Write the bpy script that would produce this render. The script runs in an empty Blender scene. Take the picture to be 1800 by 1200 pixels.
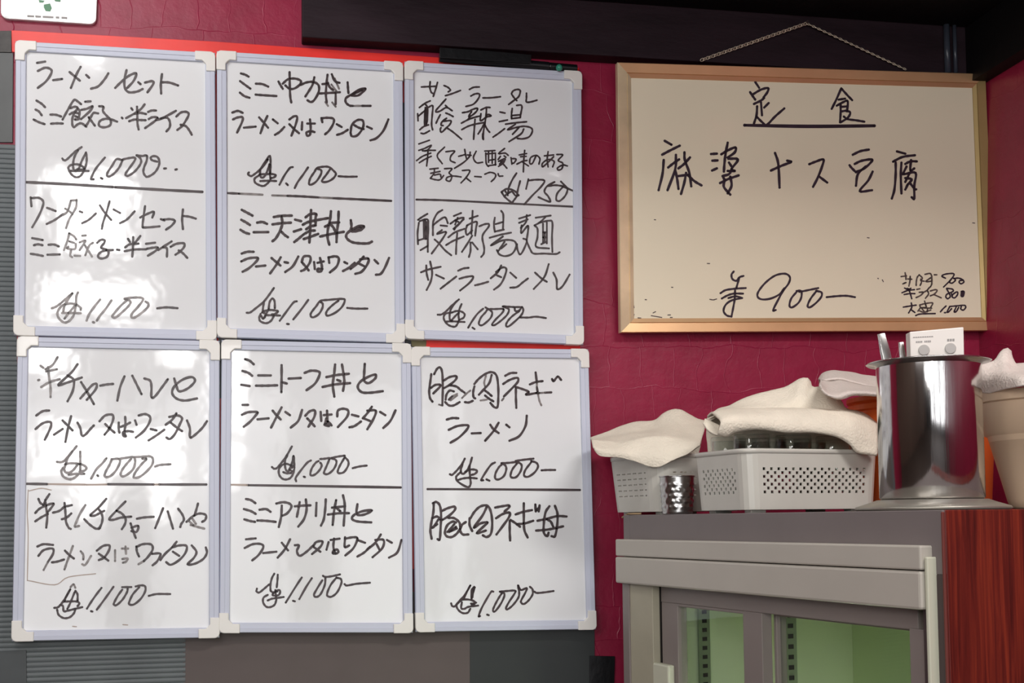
import bpy, bmesh, math, random
from mathutils import Vector, Matrix, noise
random.seed(4)
PI = math.pi
C = bpy.context.scene.collection
scn = bpy.context.scene

# ------------------------------------------------------------------ camera, light, exposure
CAMZ = 1.60
FPX, CY = 2200.0, 794.9
YAW, PITCH, ROLL, DIST = 0.19444885, 0.0532394, 0.01211714, 2.00967837

def cam_axes():
    cy, sy = math.cos(YAW), math.sin(YAW); cp, sp = math.cos(PITCH), math.sin(PITCH)
    f = Vector((sy*cp, cy*cp, sp)); r = Vector((cy, -sy, 0)); d = f.cross(r)
    c, s = math.cos(ROLL), math.sin(ROLL)
    return c*r + s*d, -s*r + c*d, f
AX_R, AX_D, AX_F = cam_axes()
CAM = Vector((0, -DIST, CAMZ))
cam_data = bpy.data.cameras.new('camera'); cam = bpy.data.objects.new('camera', cam_data); C.objects.link(cam)
m = Matrix((( AX_R.x, -AX_D.x, -AX_F.x, CAM.x), (AX_R.y, -AX_D.y, -AX_F.y, CAM.y), (AX_R.z, -AX_D.z, -AX_F.z, CAM.z), (0,0,0,1)))
cam.matrix_world = m
cam_data.sensor_width = 36; cam_data.sensor_fit = 'HORIZONTAL'; cam_data.lens = FPX/1800*36
cam_data.shift_y = (CY-600)/1800
cam_data.clip_start = 0.05
scn.camera = cam

w = bpy.data.worlds.new('world'); scn.world = w; w.use_nodes = True
w.node_tree.nodes['Background'].inputs[0].default_value = (0.85, 0.9, 1.0, 1)
w.node_tree.nodes['Background'].inputs[1].default_value = 0.05

def area(name, loc, target, sx, sy, radiance, col=(1, .97, .93)):
    L = bpy.data.lights.new(name, 'AREA'); L.shape = 'RECTANGLE'; L.size = sx; L.size_y = sy
    L.energy = radiance*PI*sx*sy; L.color = col
    o = bpy.data.objects.new(name, L); C.objects.link(o); o.location = loc
    o.rotation_euler = (Vector(target)-Vector(loc)).to_track_quat('-Z', 'Y').to_euler()
    return o
# ceiling lights: one close above the left boards, one large panel left and behind the camera
area('ceiling_light_near', (-.42, -.66, CAMZ+1.13), (-.15, 0, CAMZ+.35), .5, .22, 14.0, (1, .985, .97))
area('ceiling_panel_left', (-1.8, -3.1, CAMZ+1.08), (.2, 0, CAMZ+.1), 1.2, .7, 10.0, (1, .975, .95))
area('ceiling_light_front', (.90, -1.42, CAMZ+1.12), (.85, -.1, CAMZ+.2), .62, .28, 34.0, (1, .975, .95))
for wx, ww in ((-1.15, .55), (-.25, .75), (.62, .5), (1.08, .16)):      # unseen fill panels added behind the camera, split for banded reflections
    area('fill_panel', (wx, -5.3, CAMZ-.25), (wx+.05, 0, CAMZ-.15), ww, 2.0, 2.7, (.97, .98, 1))
# unseen lights added one per glare, mirrored in the glossy boards:
# (x, z on the wall where the mirror image falls, its size there, radiance, k = distance behind the camera)
def mirrored(name, px, pz, ww, hh, rad, k):
    area(name, (px*(1+k), -DIST*k, CAMZ+pz*(1+k)), (px, 0, CAMZ+pz), ww*(1+k), hh*(1+k), rad, (1, .995, .98))
mirrored('glare_light_upper', -.265, .722, .045, .016, 20.4, .5)
mirrored('glare_light_mid', -.262, .475, .10, .115, 27.2, .9)
mirrored('glare_light_low', -.252, .345, .16, .045, 22.1, 1.2)
mirrored('glare_light_left', -.330, .262, .07, .045, 22.1, 1.5)
mirrored('glare_light_right', -.140, .262, .055, .035, 22.1, 1.5)
mirrored('glare_light_wide', -.235, .108, .20, .065, 22.1, 1.5)
mirrored('glare_sliver_left', -.255, .045, .030, .05, 17.0, 1.5)
mirrored('glare_sliver_right', -.165, .040, .022, .07, 17.0, 1.5)
mirrored('glare_strip', -.050, .21, .035, .13, 20.4, 1.5)
mirrored('glare_strip_low', -.053, .085, .028, .07, 18.7, 1.5)

scn.view_settings.view_transform = 'Standard'
scn.view_settings.look = 'None'
scn.view_settings.exposure = 0.05
scn.view_settings.gamma = 1.0
scn.view_settings.use_curve_mapping = False

# ------------------------------------------------------------------ helpers
def ray(px, py):
    return AX_R*((px-900)/FPX) + AX_D*((py-CY)/FPX) + AX_F
def on_plane(px, py, p0, n):
    d = ray(px, py); return CAM + d*((Vector(p0)-CAM).dot(n)/d.dot(n))
def at(px, py, Y=0.0):                     # point of the plane y = Y seen at that pixel
    d = ray(px, py); return CAM + d*((Y-CAM.y)/d.y)
def deep(px, py, zc):                      # point at forward distance zc
    return CAM + ray(px, py)*zc

def srgb(r, g, b):
    f = lambda c: (c/255/12.92) if c/255 <= .04045 else ((c/255+.055)/1.055)**2.4
    return (f(r), f(g), f(b), 1)

def mat(name, col, rough=.5, metal=0, spec=.5, noise_amt=0, noise_scale=20, bump=0, bump_scale=60, trans=0, ior=1.45, emit=None, coat=0, stretch=None, alpha=1):
    M = bpy.data.materials.new(name); M.use_nodes = True
    nt = M.node_tree; N = nt.nodes; b = N['Principled BSDF']
    b.inputs['Base Color'].default_value = col
    b.inputs['Roughness'].default_value = rough
    b.inputs['Metallic'].default_value = metal
    b.inputs['Specular IOR Level'].default_value = spec
    b.inputs['Transmission Weight'].default_value = trans
    b.inputs['IOR'].default_value = ior
    b.inputs['Coat Weight'].default_value = coat
    b.inputs['Alpha'].default_value = alpha
    if noise_amt or bump:
        tc = N.new('ShaderNodeTexCoord'); mp = N.new('ShaderNodeMapping')
        nt.links.new(tc.outputs['Object'], mp.inputs[0])
        if stretch: mp.inputs['Scale'].default_value = stretch
    if noise_amt:
        n = N.new('ShaderNodeTexNoise'); n.inputs['Scale'].default_value = noise_scale; n.inputs['Detail'].default_value = 5
        nt.links.new(mp.outputs[0], n.inputs[0])
        r = N.new('ShaderNodeValToRGB')
        r.color_ramp.elements[0].position = .3; r.color_ramp.elements[1].position = .7
        c0 = [max(0, c*(1-noise_amt)) for c in col[:3]]+[1]; c1 = [min(1, c*(1+noise_amt)) for c in col[:3]]+[1]
        r.color_ramp.elements[0].color = c0; r.color_ramp.elements[1].color = c1
        nt.links.new(n.outputs[0], r.inputs[0]); nt.links.new(r.outputs[0], b.inputs['Base Color'])
    if bump:
        n2 = N.new('ShaderNodeTexNoise'); n2.inputs['Scale'].default_value = bump_scale; n2.inputs['Detail'].default_value = 4
        nt.links.new(mp.outputs[0], n2.inputs[0])
        bp = N.new('ShaderNodeBump'); bp.inputs['Strength'].default_value = 1; bp.inputs['Distance'].default_value = bump
        nt.links.new(n2.outputs[0], bp.inputs['Height']); nt.links.new(bp.outputs[0], b.inputs['Normal'])
    if emit:
        b.inputs['Emission Color'].default_value = emit[0]; b.inputs['Emission Strength'].default_value = emit[1]
    return M

class MB:                                   # collects world-space geometry for ONE mesh object
    def __init__(s): s.v = []; s.f = []; s.mi = []; s.cur = 0
    def add(s, vs, fs):
        o = len(s.v); s.v += [Vector(v) for v in vs]
        for f in fs: s.f.append([i+o for i in f]); s.mi.append(s.cur)
    def hexa(s, p):                          # 8 points: bottom 4, top 4 in the same order
        s.add(p, [(0,3,2,1), (4,5,6,7), (0,1,5,4), (1,2,6,5), (2,3,7,6), (3,0,4,7)])
    def box(s, x0, x1, y0, y1, z0, z1, T=None):
        T = T or (lambda a, b, c: Vector((a, b, c)))
        s.hexa([T(x0,y0,z0), T(x1,y0,z0), T(x1,y1,z0), T(x0,y1,z0), T(x0,y0,z1), T(x1,y0,z1), T(x1,y1,z1), T(x0,y1,z1)])
    def slab(s, poly, n, t):                 # planar polygon given thickness t along -n (front face at poly)
        k = len(poly); n = Vector(n).normalized()
        back = [Vector(p)-n*t for p in poly]
        fs = [tuple(range(k)), tuple(range(2*k-1, k-1, -1))]
        for i in range(k):
            j = (i+1) % k; fs.append((i, i+k, j+k, j))
        s.add([Vector(p) for p in poly]+back, fs)
    def lathe(s, c, prof, n=48, axis=None, cap0=False, cap1=False):
        c = Vector(c); vs = []; fs = []
        ax = Vector(axis).normalized() if axis else Vector((0, 0, 1))
        t = ax.orthogonal().normalized() if axis else Vector((1, 0, 0)); b = ax.cross(t)
        for r, z in prof:
            for i in range(n):
                a = 2*PI*i/n; vs.append(c + t*(r*math.cos(a)) + b*(r*math.sin(a)) + ax*z)
        for k in range(len(prof)-1):
            for i in range(n):
                j = (i+1) % n; fs.append((k*n+i, k*n+j, (k+1)*n+j, (k+1)*n+i))
        if cap0: fs.append(tuple(range(n-1, -1, -1)))
        if cap1: fs.append(tuple(range((len(prof)-1)*n, len(prof)*n)))
        s.add(vs, fs)
    def tube(s, pts, r, n=8, caps=True):
        pts = [Vector(p) for p in pts]; vs = []; fs = []
        rs = r if isinstance(r, (list, tuple)) else [r]*len(pts)
        up = None
        for i, p in enumerate(pts):
            d = (pts[min(i+1, len(pts)-1)]-pts[max(i-1, 0)]).normalized()
            if up is None: up = d.orthogonal().normalized()
            up = (up - d*up.dot(d)).normalized(); sd = d.cross(up)
            for k in range(n):
                a = 2*PI*k/n; vs.append(p + (up*math.cos(a)+sd*math.sin(a))*rs[i])
        for i in range(len(pts)-1):
            for k in range(n):
                j = (k+1) % n; fs.append((i*n+k, i*n+j, (i+1)*n+j, (i+1)*n+k))
        if caps: fs += [tuple(range(n-1, -1, -1)), tuple(range((len(pts)-1)*n, len(pts)*n))]
        s.add(vs, fs)
    def build(s, name, mats, parent=None, smooth=False, bevel=0, solid=0, subsurf=0, fix=True, solid_off=0, segs=2):
        root = parent
        while root is not None and root.parent is not None: root = root.parent
        if root is not None: org = ROOTLOC[root.name]
        else:
            lo = Vector([min(v[i] for v in s.v) for i in range(3)]); hi = Vector([max(v[i] for v in s.v) for i in range(3)])
            org = Vector(((lo.x+hi.x)/2, (lo.y+hi.y)/2, lo.z))
        me = bpy.data.meshes.new(name)
        me.from_pydata([tuple(v-org) for v in s.v], [], s.f)
        for M in (mats if isinstance(mats, (list, tuple)) else [mats]): me.materials.append(M)
        for i, p in enumerate(me.polygons): p.material_index = s.mi[i]; p.use_smooth = smooth
        if fix:
            bm = bmesh.new(); bm.from_mesh(me); bmesh.ops.remove_doubles(bm, verts=bm.verts, dist=1e-6)
            bmesh.ops.recalc_face_normals(bm, faces=bm.faces); bm.to_mesh(me); bm.free()
        me.update()
        o = bpy.data.objects.new(name, me); C.objects.link(o)
        if parent is not None: o.parent = parent
        else:
            o.location = org; ROOTLOC[o.name] = org
        if solid:
            md = o.modifiers.new('s', 'SOLIDIFY'); md.thickness = solid; md.offset = solid_off
        if bevel:
            md = o.modifiers.new('b', 'BEVEL'); md.width = bevel; md.segments = segs; md.limit_method = 'ANGLE'; md.angle_limit = math.radians(40)
            md.harden_normals = False
        if subsurf:
            md = o.modifiers.new('u', 'SUBSURF'); md.levels = subsurf; md.render_levels = subsurf
        return o
ROOTLOC = {}
def thing(name, label, cat, loc, group=None):
    o = bpy.data.objects.new(name, None); C.objects.link(o); o.location = loc; o.empty_display_size = .05
    ROOTLOC[o.name] = Vector(loc)
    return tag(o, label, cat, group)
def tag(o, label=None, cat=None, group=None, kind=None):
    if label: o['label'] = label
    if cat: o['category'] = cat
    if group: o['group'] = group
    if kind: o['kind'] = kind
    return o
def structure(o): o['kind'] = 'structure'; return o

# ------------------------------------------------------------------ materials
def wall_material():
    M = bpy.data.materials.new('crimson_wallpaper'); M.use_nodes = True
    nt = M.node_tree; N = nt.nodes; L = nt.links; b = N['Principled BSDF']
    b.inputs['Roughness'].default_value = .4; b.inputs['Specular IOR Level'].default_value = .38
    tc = N.new('ShaderNodeTexCoord')
    sep = N.new('ShaderNodeSeparateXYZ'); L.new(tc.outputs['Object'], sep.inputs[0])
    cmb = N.new('ShaderNodeCombineXYZ')
    ad = N.new('ShaderNodeMath'); ad.operation = 'ADD'; L.new(sep.outputs[0], ad.inputs[0]); L.new(sep.outputs[1], ad.inputs[1])
    L.new(ad.outputs[0], cmb.inputs[0]); L.new(sep.outputs[2], cmb.inputs[1])
    nz = N.new('ShaderNodeTexNoise'); nz.inputs['Scale'].default_value = 9; nz.inputs['Detail'].default_value = 3
    L.new(cmb.outputs[0], nz.inputs[0])
    mx = N.new('ShaderNodeMixRGB'); mx.blend_type = 'ADD'; mx.inputs[0].default_value = .06
    L.new(cmb.outputs[0], mx.inputs[1]); L.new(nz.outputs[1], mx.inputs[2])
    br = N.new('ShaderNodeTexBrick'); br.inputs['Scale'].default_value = 1
    br.inputs['Brick Width'].default_value = .052; br.inputs['Row Height'].default_value = .071
    br.inputs['Mortar Size'].default_value = .0011; br.inputs['Mortar Smooth'].default_value = 1
    br.offset = .37; br.squash = 1.4; br.squash_frequency = 3
    L.new(mx.outputs[0], br.inputs['Vector'])
    n2 = N.new('ShaderNodeTexNoise'); n2.inputs['Scale'].default_value = 14; n2.inputs['Detail'].default_value = 6; n2.inputs['Roughness'].default_value = .62
    L.new(cmb.outputs[0], n2.inputs[0])
    n3 = N.new('ShaderNodeTexNoise'); n3.inputs['Scale'].default_value = 5; n3.inputs['Detail'].default_value = 2
    L.new(cmb.outputs[0], n3.inputs[0])
    mk = N.new('ShaderNodeMath'); mk.operation = 'MULTIPLY'; L.new(br.outputs['Fac'], mk.inputs[0])
    rp = N.new('ShaderNodeValToRGB'); rp.color_ramp.elements[0].position = .42; rp.color_ramp.elements[1].position = .6
    L.new(n3.outputs[0], rp.inputs[0]); L.new(rp.outputs[0], mk.inputs[1])
    c1 = N.new('ShaderNodeValToRGB')
    c1.color_ramp.elements[0].color = srgb(138, 24, 56); c1.color_ramp.elements[1].color = srgb(152, 29, 64)
    c1.color_ramp.elements[0].position = .35; c1.color_ramp.elements[1].position = .68
    L.new(n2.outputs[0], c1.inputs[0])
    m2 = N.new('ShaderNodeMixRGB'); m2.inputs[2].default_value = srgb(168, 44, 80)
    sc = N.new('ShaderNodeMath'); sc.operation = 'MULTIPLY'; sc.inputs[1].default_value = .3; L.new(mk.outputs[0], sc.inputs[0])
    L.new(sc.outputs[0], m2.inputs[0]); L.new(c1.outputs[0], m2.inputs[1]); L.new(m2.outputs[0], b.inputs['Base Color'])
    bp = N.new('ShaderNodeBump'); bp.inputs['Distance'].default_value = .0005; L.new(mk.outputs[0], bp.inputs['Height'])
    b2 = N.new('ShaderNodeBump'); b2.inputs['Distance'].default_value = .0022; L.new(n2.outputs[0], b2.inputs['Height'])
    L.new(bp.outputs[0], b2.inputs['Normal']); L.new(b2.outputs[0], b.inputs['Normal'])
    return M
M_wall = wall_material()
M_black = mat('black_painted_wood', srgb(14, 11, 13), .6, spec=.25, noise_amt=.3, noise_scale=8, bump=.0006)
M_beam = mat('dark_brown_wood', srgb(40, 28, 34), .6, spec=.22, noise_amt=.28, noise_scale=9, bump=.0012, bump_scale=40, stretch=(.6, 1, 2.4))
M_room = mat('room_plaster', srgb(120, 104, 92), .8)
M_roomdark = mat('room_dark_panelling', srgb(70, 45, 35), .6)
M_floor = mat('floor_tile', srgb(90, 80, 74), .5, noise_amt=.15)
M_red = mat('red_plastic_sheet', srgb(232, 48, 40), .38, noise_amt=.1, noise_scale=12, bump=.0012, bump_scale=14)
M_flute = mat('grey_corrugated_plastic', srgb(96, 102, 104), .5, noise_amt=.12, noise_scale=10)
M_brownsheet = mat('brown_grey_sheet', srgb(92, 82, 80), .6, noise_amt=.05, noise_scale=14)
M_blacksheet = mat('black_green_sheet', srgb(46, 50, 50), .45, noise_amt=.1, noise_scale=6)
M_tape = mat('black_tape', srgb(14, 14, 17), .35, bump=.0008, bump_scale=50)
M_olive = mat('olive_card', srgb(122, 116, 84), .7)
def board_mat(name, col, rough, bumpd, bscale=3.5):
    return mat(name, col, rough, spec=.5, bump=bumpd, bump_scale=bscale, noise_amt=.02, noise_scale=5, coat=.25)
M_panel = board_mat('whiteboard_enamel', srgb(232, 233, 235), .075, .0019, 6.0)
M_panelG = board_mat('aged_cream_whiteboard', srgb(240, 229, 203), .3, .0005)
M_alu = mat('pale_blue_anodised_aluminium', srgb(200, 204, 220), .42, metal=0, spec=.4)
M_cap = mat('white_plastic_corner', srgb(232, 229, 224), .35, coat=.2)
M_gold = mat('bronze_gold_aluminium', srgb(214, 172, 128), .3, metal=.55, noise_amt=.14, noise_scale=7)
M_ink = mat('marker_ink', srgb(66, 54, 56), .35, noise_amt=.35, noise_scale=60)
M_inkfade = mat('worn_marker_ink', srgb(128, 121, 120), .3, noise_amt=.45, noise_scale=90)
M_inkG = mat('dark_violet_marker_ink', srgb(52, 38, 50), .4, noise_amt=.3, noise_scale=50)
M_inkthin = mat('thin_brown_marker_ink', srgb(88, 74, 70), .45, noise_amt=.5, noise_scale=120)
M_smudge = mat('ink_smudge', srgb(176, 160, 150), .4)
M_steel = mat('polished_steel', srgb(204, 201, 200), .12, metal=1, noise_amt=.04, noise_scale=25, stretch=(6, 6, .3), bump=.0003, bump_scale=20)
M_steelplain = mat('brushed_steel', srgb(190, 188, 186), .25, metal=1)
M_greyplastic = mat('translucent_grey_plastic', srgb(210, 207, 198), .35, trans=.15, noise_amt=.04)
def thin_glass(name, col, ior, rough=.02):
    M = bpy.data.materials.new(name); M.use_nodes = True; nt = M.node_tree; N = nt.nodes
    N.remove(N['Principled BSDF']); out = N['Material Output']
    t = N.new('ShaderNodeBsdfTransparent'); t.inputs[0].default_value = col
    g = N.new('ShaderNodeBsdfGlossy'); g.inputs['Roughness'].default_value = rough
    f = N.new('ShaderNodeLayerWeight')
    pw = N.new('ShaderNodeMath'); pw.operation = 'POWER'; pw.inputs[1].default_value = 4.5; nt.links.new(f.outputs['Facing'], pw.inputs[0])
    ma = N.new('ShaderNodeMath'); ma.operation = 'MULTIPLY_ADD'; ma.inputs[1].default_value = .8; ma.inputs[2].default_value = ((ior-1)/(ior+1))**2; nt.links.new(pw.outputs[0], ma.inputs[0])
    mx = N.new('ShaderNodeMixShader'); nt.links.new(ma.outputs[0], mx.inputs[0]); nt.links.new(t.outputs[0], mx.inputs[1]); nt.links.new(g.outputs[0], mx.inputs[2])
    nt.links.new(mx.outputs[0], out.inputs[0]); return M
M_glass = thin_glass('clear_glass', (.94, .96, .95, 1), 1.5)
M_pane = thin_glass('window_glass', (.95, .98, .96, 1), 1.4)
M_towel = mat('white_terry_cloth', srgb(232, 222, 205), .95, spec=.1, noise_amt=.05, noise_scale=30, bump=.0016, bump_scale=320)
M_towel2 = mat('greyish_terry_cloth', srgb(216, 204, 196), .95, spec=.1, noise_amt=.05, noise_scale=30, bump=.0016, bump_scale=320)
M_orange = mat('orange_plastic', srgb(238, 112, 48), .45)
M_tub = mat('beige_plastic', srgb(214, 188, 160), .45)
M_boxwhite = mat('white_plastic_box', srgb(228, 222, 216), .5)
M_knob = mat('grey_button', srgb(178, 174, 170), .5)
M_text = mat('grey_print', srgb(150, 146, 144), .6)
M_green = mat('green_print', srgb(62, 124, 84), .4)
M_pin = mat('teal_green_magnet', srgb(60, 150, 125), .25)
M_frtop = mat('brown_grey_enamel', srgb(120, 111, 110), .45, noise_amt=.07, noise_scale=7)
M_bezel = mat('beige_grey_plastic', srgb(188, 182, 172), .42, noise_amt=.04, noise_scale=8)
M_frame = mat('taupe_door_frame', srgb(138, 128, 124), .45)
M_jamb = mat('cream_door_jamb', srgb(176, 170, 150), .45, noise_amt=.05)
M_gasket = mat('black_gasket', srgb(24, 20, 20), .6)
M_dkpost = mat('dark_taupe_post', srgb(74, 62, 62), .5)
M_lightstrip = mat('cream_plastic_strip', srgb(206, 206, 186), .4)
M_inner = mat('pale_green_liner', srgb(190, 204, 162), .45)
M_innerlight = mat('white_liner', srgb(222, 230, 200), .45)
M_rail = mat('slotted_shelf_rail', srgb(150, 160, 138), .35, metal=.4)
def wood_material():
    M = bpy.data.materials.new('red_brown_wood_veneer'); M.use_nodes = True
    nt = M.node_tree; N = nt.nodes; L = nt.links; b = N['Principled BSDF']; b.inputs['Roughness'].default_value = .38
    tc = N.new('ShaderNodeTexCoord'); mp = N.new('ShaderNodeMapping'); mp.inputs['Scale'].default_value = (150, 150, 5)
    L.new(tc.outputs['Object'], mp.inputs[0])
    n = N.new('ShaderNodeTexNoise'); n.inputs['Scale'].default_value = 1; n.inputs['Detail'].default_value = 6; n.inputs['Roughness'].default_value = .65; n.inputs['Distortion'].default_value = .6
    L.new(mp.outputs[0], n.inputs[0])
    r = N.new('ShaderNodeValToRGB'); e = r.color_ramp.elements
    e[0].position = .32; e[0].color = srgb(68, 21, 17); e[1].position = .68; e[1].color = srgb(134, 50, 32)
    k = e.new(.5); k.color = srgb(102, 33, 25)
    L.new(n.outputs[0], r.inputs[0]); L.new(r.outputs[0], b.inputs['Base Color'])
    return M
M_wood = wood_material()
# ------------------------------------------------------------------ room shell
RX, LX, BY, FZ, CZ = 1.2446, -2.6, -5.4, 0.0, CAMZ+1.15
def shell(name, x0, x1, y0, y1, z0, z1, M):
    b = MB(); b.box(x0, x1, y0, y1, z0, z1); return structure(b.build(name, M))
shell('wall_back', LX, RX+.1, 0, .1, FZ, CZ, M_wall)
shell('wall_right', RX, RX+.1, BY, 0, FZ, CZ, M_wall)
shell('wall_left', LX-.1, LX, BY, .1, FZ, CZ, M_room)
shell('wall_front', LX-.1, RX+.1, BY-.1, BY, FZ, CZ, M_roomdark)
shell('floor', LX-.1, RX+.1, BY-.1, .1, FZ-.1, FZ, M_floor)
shell('ceiling', LX-.1, RX+.1, BY-.1, .1, CZ, CZ+.1, M_room)

# dark wooden beam on the back wall
BP = .035
beam_z = lambda px, py: at(px, py, -BP).z
zb0 = beam_z(531, 64); zb1 = beam_z(1400, 119)
xl = at(531, 40, -BP).x
zb = (zb0+zb1)/2
b = MB(); b.box(xl, RX-.001, -BP, 0, zb, CZ-.002)
beam = structure(b.build('trim_1', M_beam, bevel=.002))
# black lowered ceiling over the right part of the wall, and its edge board along the right wall
SP = 1.0
zs = at(1415, 29, -BP).z
b = MB(); b.box(xl+.02, RX-.001, -SP, -BP, zs, CZ-.002)
structure(b.build('trim_2', M_black, bevel=.003))
q = on_plane(1790, 91, (RX-.03, 0, 0), Vector((1, 0, 0)))
b = MB(); b.box(RX-.03, RX, BY, -BP-.001, q.z, zs-.001)
structure(b.build('trim_3', M_black))
# vertical cable duct at the right end of the beam
t = thing('cable_duct', 'dark glossy vertical duct on the beam at the right end', 'duct', at(1672, 125, -BP))
for k, px in enumerate((1666, 1680)):
    p0 = at(px, 128, -BP-.006); p1 = Vector((p0.x, p0.y, zs+.0))
    b = MB(); b.tube([p0, p1], .0055 if k == 0 else .0035, 10)
    b.build('conduit', mat('dark_grey_conduit', srgb(60, 64, 74), .25), t, smooth=True)
# sheets behind the boards -------------------------------------------------
def sheet(name, quad, Y, th, M, label, cat):
    b = MB(); P = [at(x, y, Y) for x, y in quad]; b.slab(P, (0, -1, 0), th)
    return tag(b.build(name, M, bevel=.0004), label, cat)
# grey corrugated plastic: real flutes running sideways
def corrugated(px0, px1, py0, py1, Y, th, M, name, label):
    a = at(px0, py0, Y); d = at(px1, py1, Y); pitch = .0076
    n = int((a.z-d.z)/pitch); b = MB(); prof = []
    for i in range(n):
        z = a.z - i*pitch
        for f, h in ((0, 0), (.18, .0011), (.5, .0015), (.82, .0011)):
            prof.append((z-f*pitch, Y-h))
    vs = []; fs = []
    for z, y in prof: vs += [(a.x, y, z), (d.x, y, z)]
    for i in range(len(prof)-1): fs.append((2*i, 2*i+1, 2*i+3, 2*i+2))
    b.add(vs, fs)
    zt, zbm = prof[0][0], prof[-1][0]
    b.box(a.x, d.x, Y, Y+th, zbm, zt)
    return tag(b.build(name, M, smooth=False, fix=False), label, 'panel')
corrugated(-30, 325, 252, 1700, -.003, .0026, M_flute, 'corrugated_panel', 'grey ribbed corrugated plastic panel behind the left column of whiteboards')
sheet('grey_strip', [(-20, 92), (23, 93), (22, 250), (-20, 250)], -.0042, .0035, mat('smooth_grey_plastic', srgb(88, 90, 90), .5, noise_amt=.1), 'smooth dark grey strip at the left edge beside the top left whiteboard', 'panel')
sheet('weathered_strip', [(-20, 54), (20, 54), (20, 92), (-20, 91)], -.0055, .0045, mat('scuffed_dark_tape', srgb(58, 54, 52), .5, noise_amt=.5, noise_scale=60), 'scuffed dark tape patch above the smooth grey strip at the left edge', 'tape')
sheet('taped_patch', [(-20, 1146), (46, 1142), (47, 1215), (-20, 1215)], -.0062, .001, mat('matte_grey_tape', srgb(70, 74, 76), .5, noise_amt=.1), 'grey tape patch stuck on the ribbed panel at bottom left', 'tape')
sheet('brown_panel', [(322, 1040), (826, 1040), (826, 1700), (322, 1700)], -.0035, .003, M_brownsheet, 'plain brown-grey sheet under the middle column of whiteboards', 'panel')
sheet('black_panel', [(826, 1040), (1045, 1040), (1047, 1700), (826, 1700)], -.0034, .003, M_blacksheet, 'black-green sheet below the bottom right small whiteboard', 'panel')
sheet('tape_piece', [(1036, 1152), (1081, 1153), (1079, 1230), (1036, 1230)], -.0048, .0008, M_tape, 'black tape strip on the crimson wall beside the black-green sheet', 'tape')
sheet('red_sheet', [(20, 53), (380, 73), (745, 99), (1018, 119), (1020, 640), (735, 640), (735, 1000), (382, 1000), (381, 640), (30, 640), (29, 92), (21, 91)], -.0086, .0035, M_red, 'red plastic sheet behind the whiteboards showing along their top edge', 'panel')
sheet('dark_backing', [(384, 180), (714, 180), (714, 590), (732, 600), (732, 700), (384, 700)], -.0092, .0005, M_tape, 'dark backing film between the red sheet and the middle whiteboards', 'film')
sheet('olive_card', [(722, 594), (750, 595), (749, 609), (724, 609)], -.0097, .0009, M_olive, 'small olive card corner between the upper and lower right small whiteboards', 'card')
# glossy plaque at the top left
t = thing('wall_plaque', 'glossy white rounded plaque with green mark at the top left corner', 'plaque', at(80, 20, -.004))
def rounded(P, r, n=6):                     # rounded convex polygon from list of Vectors
    out = []; k = len(P)
    for i in range(k):
        a = P[i-1]; c = P[i]; d = P[(i+1) % k]
        u = (a-c).normalized(); v = (d-c).normalized()
        p0 = c+u*r; p1 = c+v*r
        for j in range(n+1):
            f = j/n; out.append(p0*(1-f)**2 + c*2*f*(1-f) + p1*f*f)
    return out
M_plq = mat('wrinkled_clear_film_over_white', srgb(236, 236, 236), .12, bump=.004, bump_scale=55, coat=.6, noise_amt=.1, noise_scale=60)
b = MB(); b.slab(rounded([at(2, -60, -.008), at(172, -52, -.008), at(169, 43, -.008), at(1, 32, -.008)], .012), (0, -1, 0), .008)
b.build('plate', M_plq, t, bevel=.001)
b = MB()
for q in ([(77, 8), (88, 6), (91, 14), (88, 20), (80, 19), (77, 13)], [(68, 0), (78, 1), (76, 4), (69, 4)], [(91, -6), (107, -5), (106, 3), (97, 2)]):
    b.slab([at(x, y, -.0088) for x, y in q], (0, -1, 0), .0008)
b.build('green_mark', M_green, t)
b = MB()
for x0, x1 in ((48, 60), (62, 72), (75, 94), (98, 104), (108, 118)):
    b.slab([at(x0, 24+x0*.05, -.0087), at(x1, 24+x1*.05, -.0087), at(x1, 27+x1*.05, -.0087), at(x0, 27+x0*.05, -.0087)], (0, -1, 0), .0007)
b.build('print_line', M_text, t)

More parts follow.
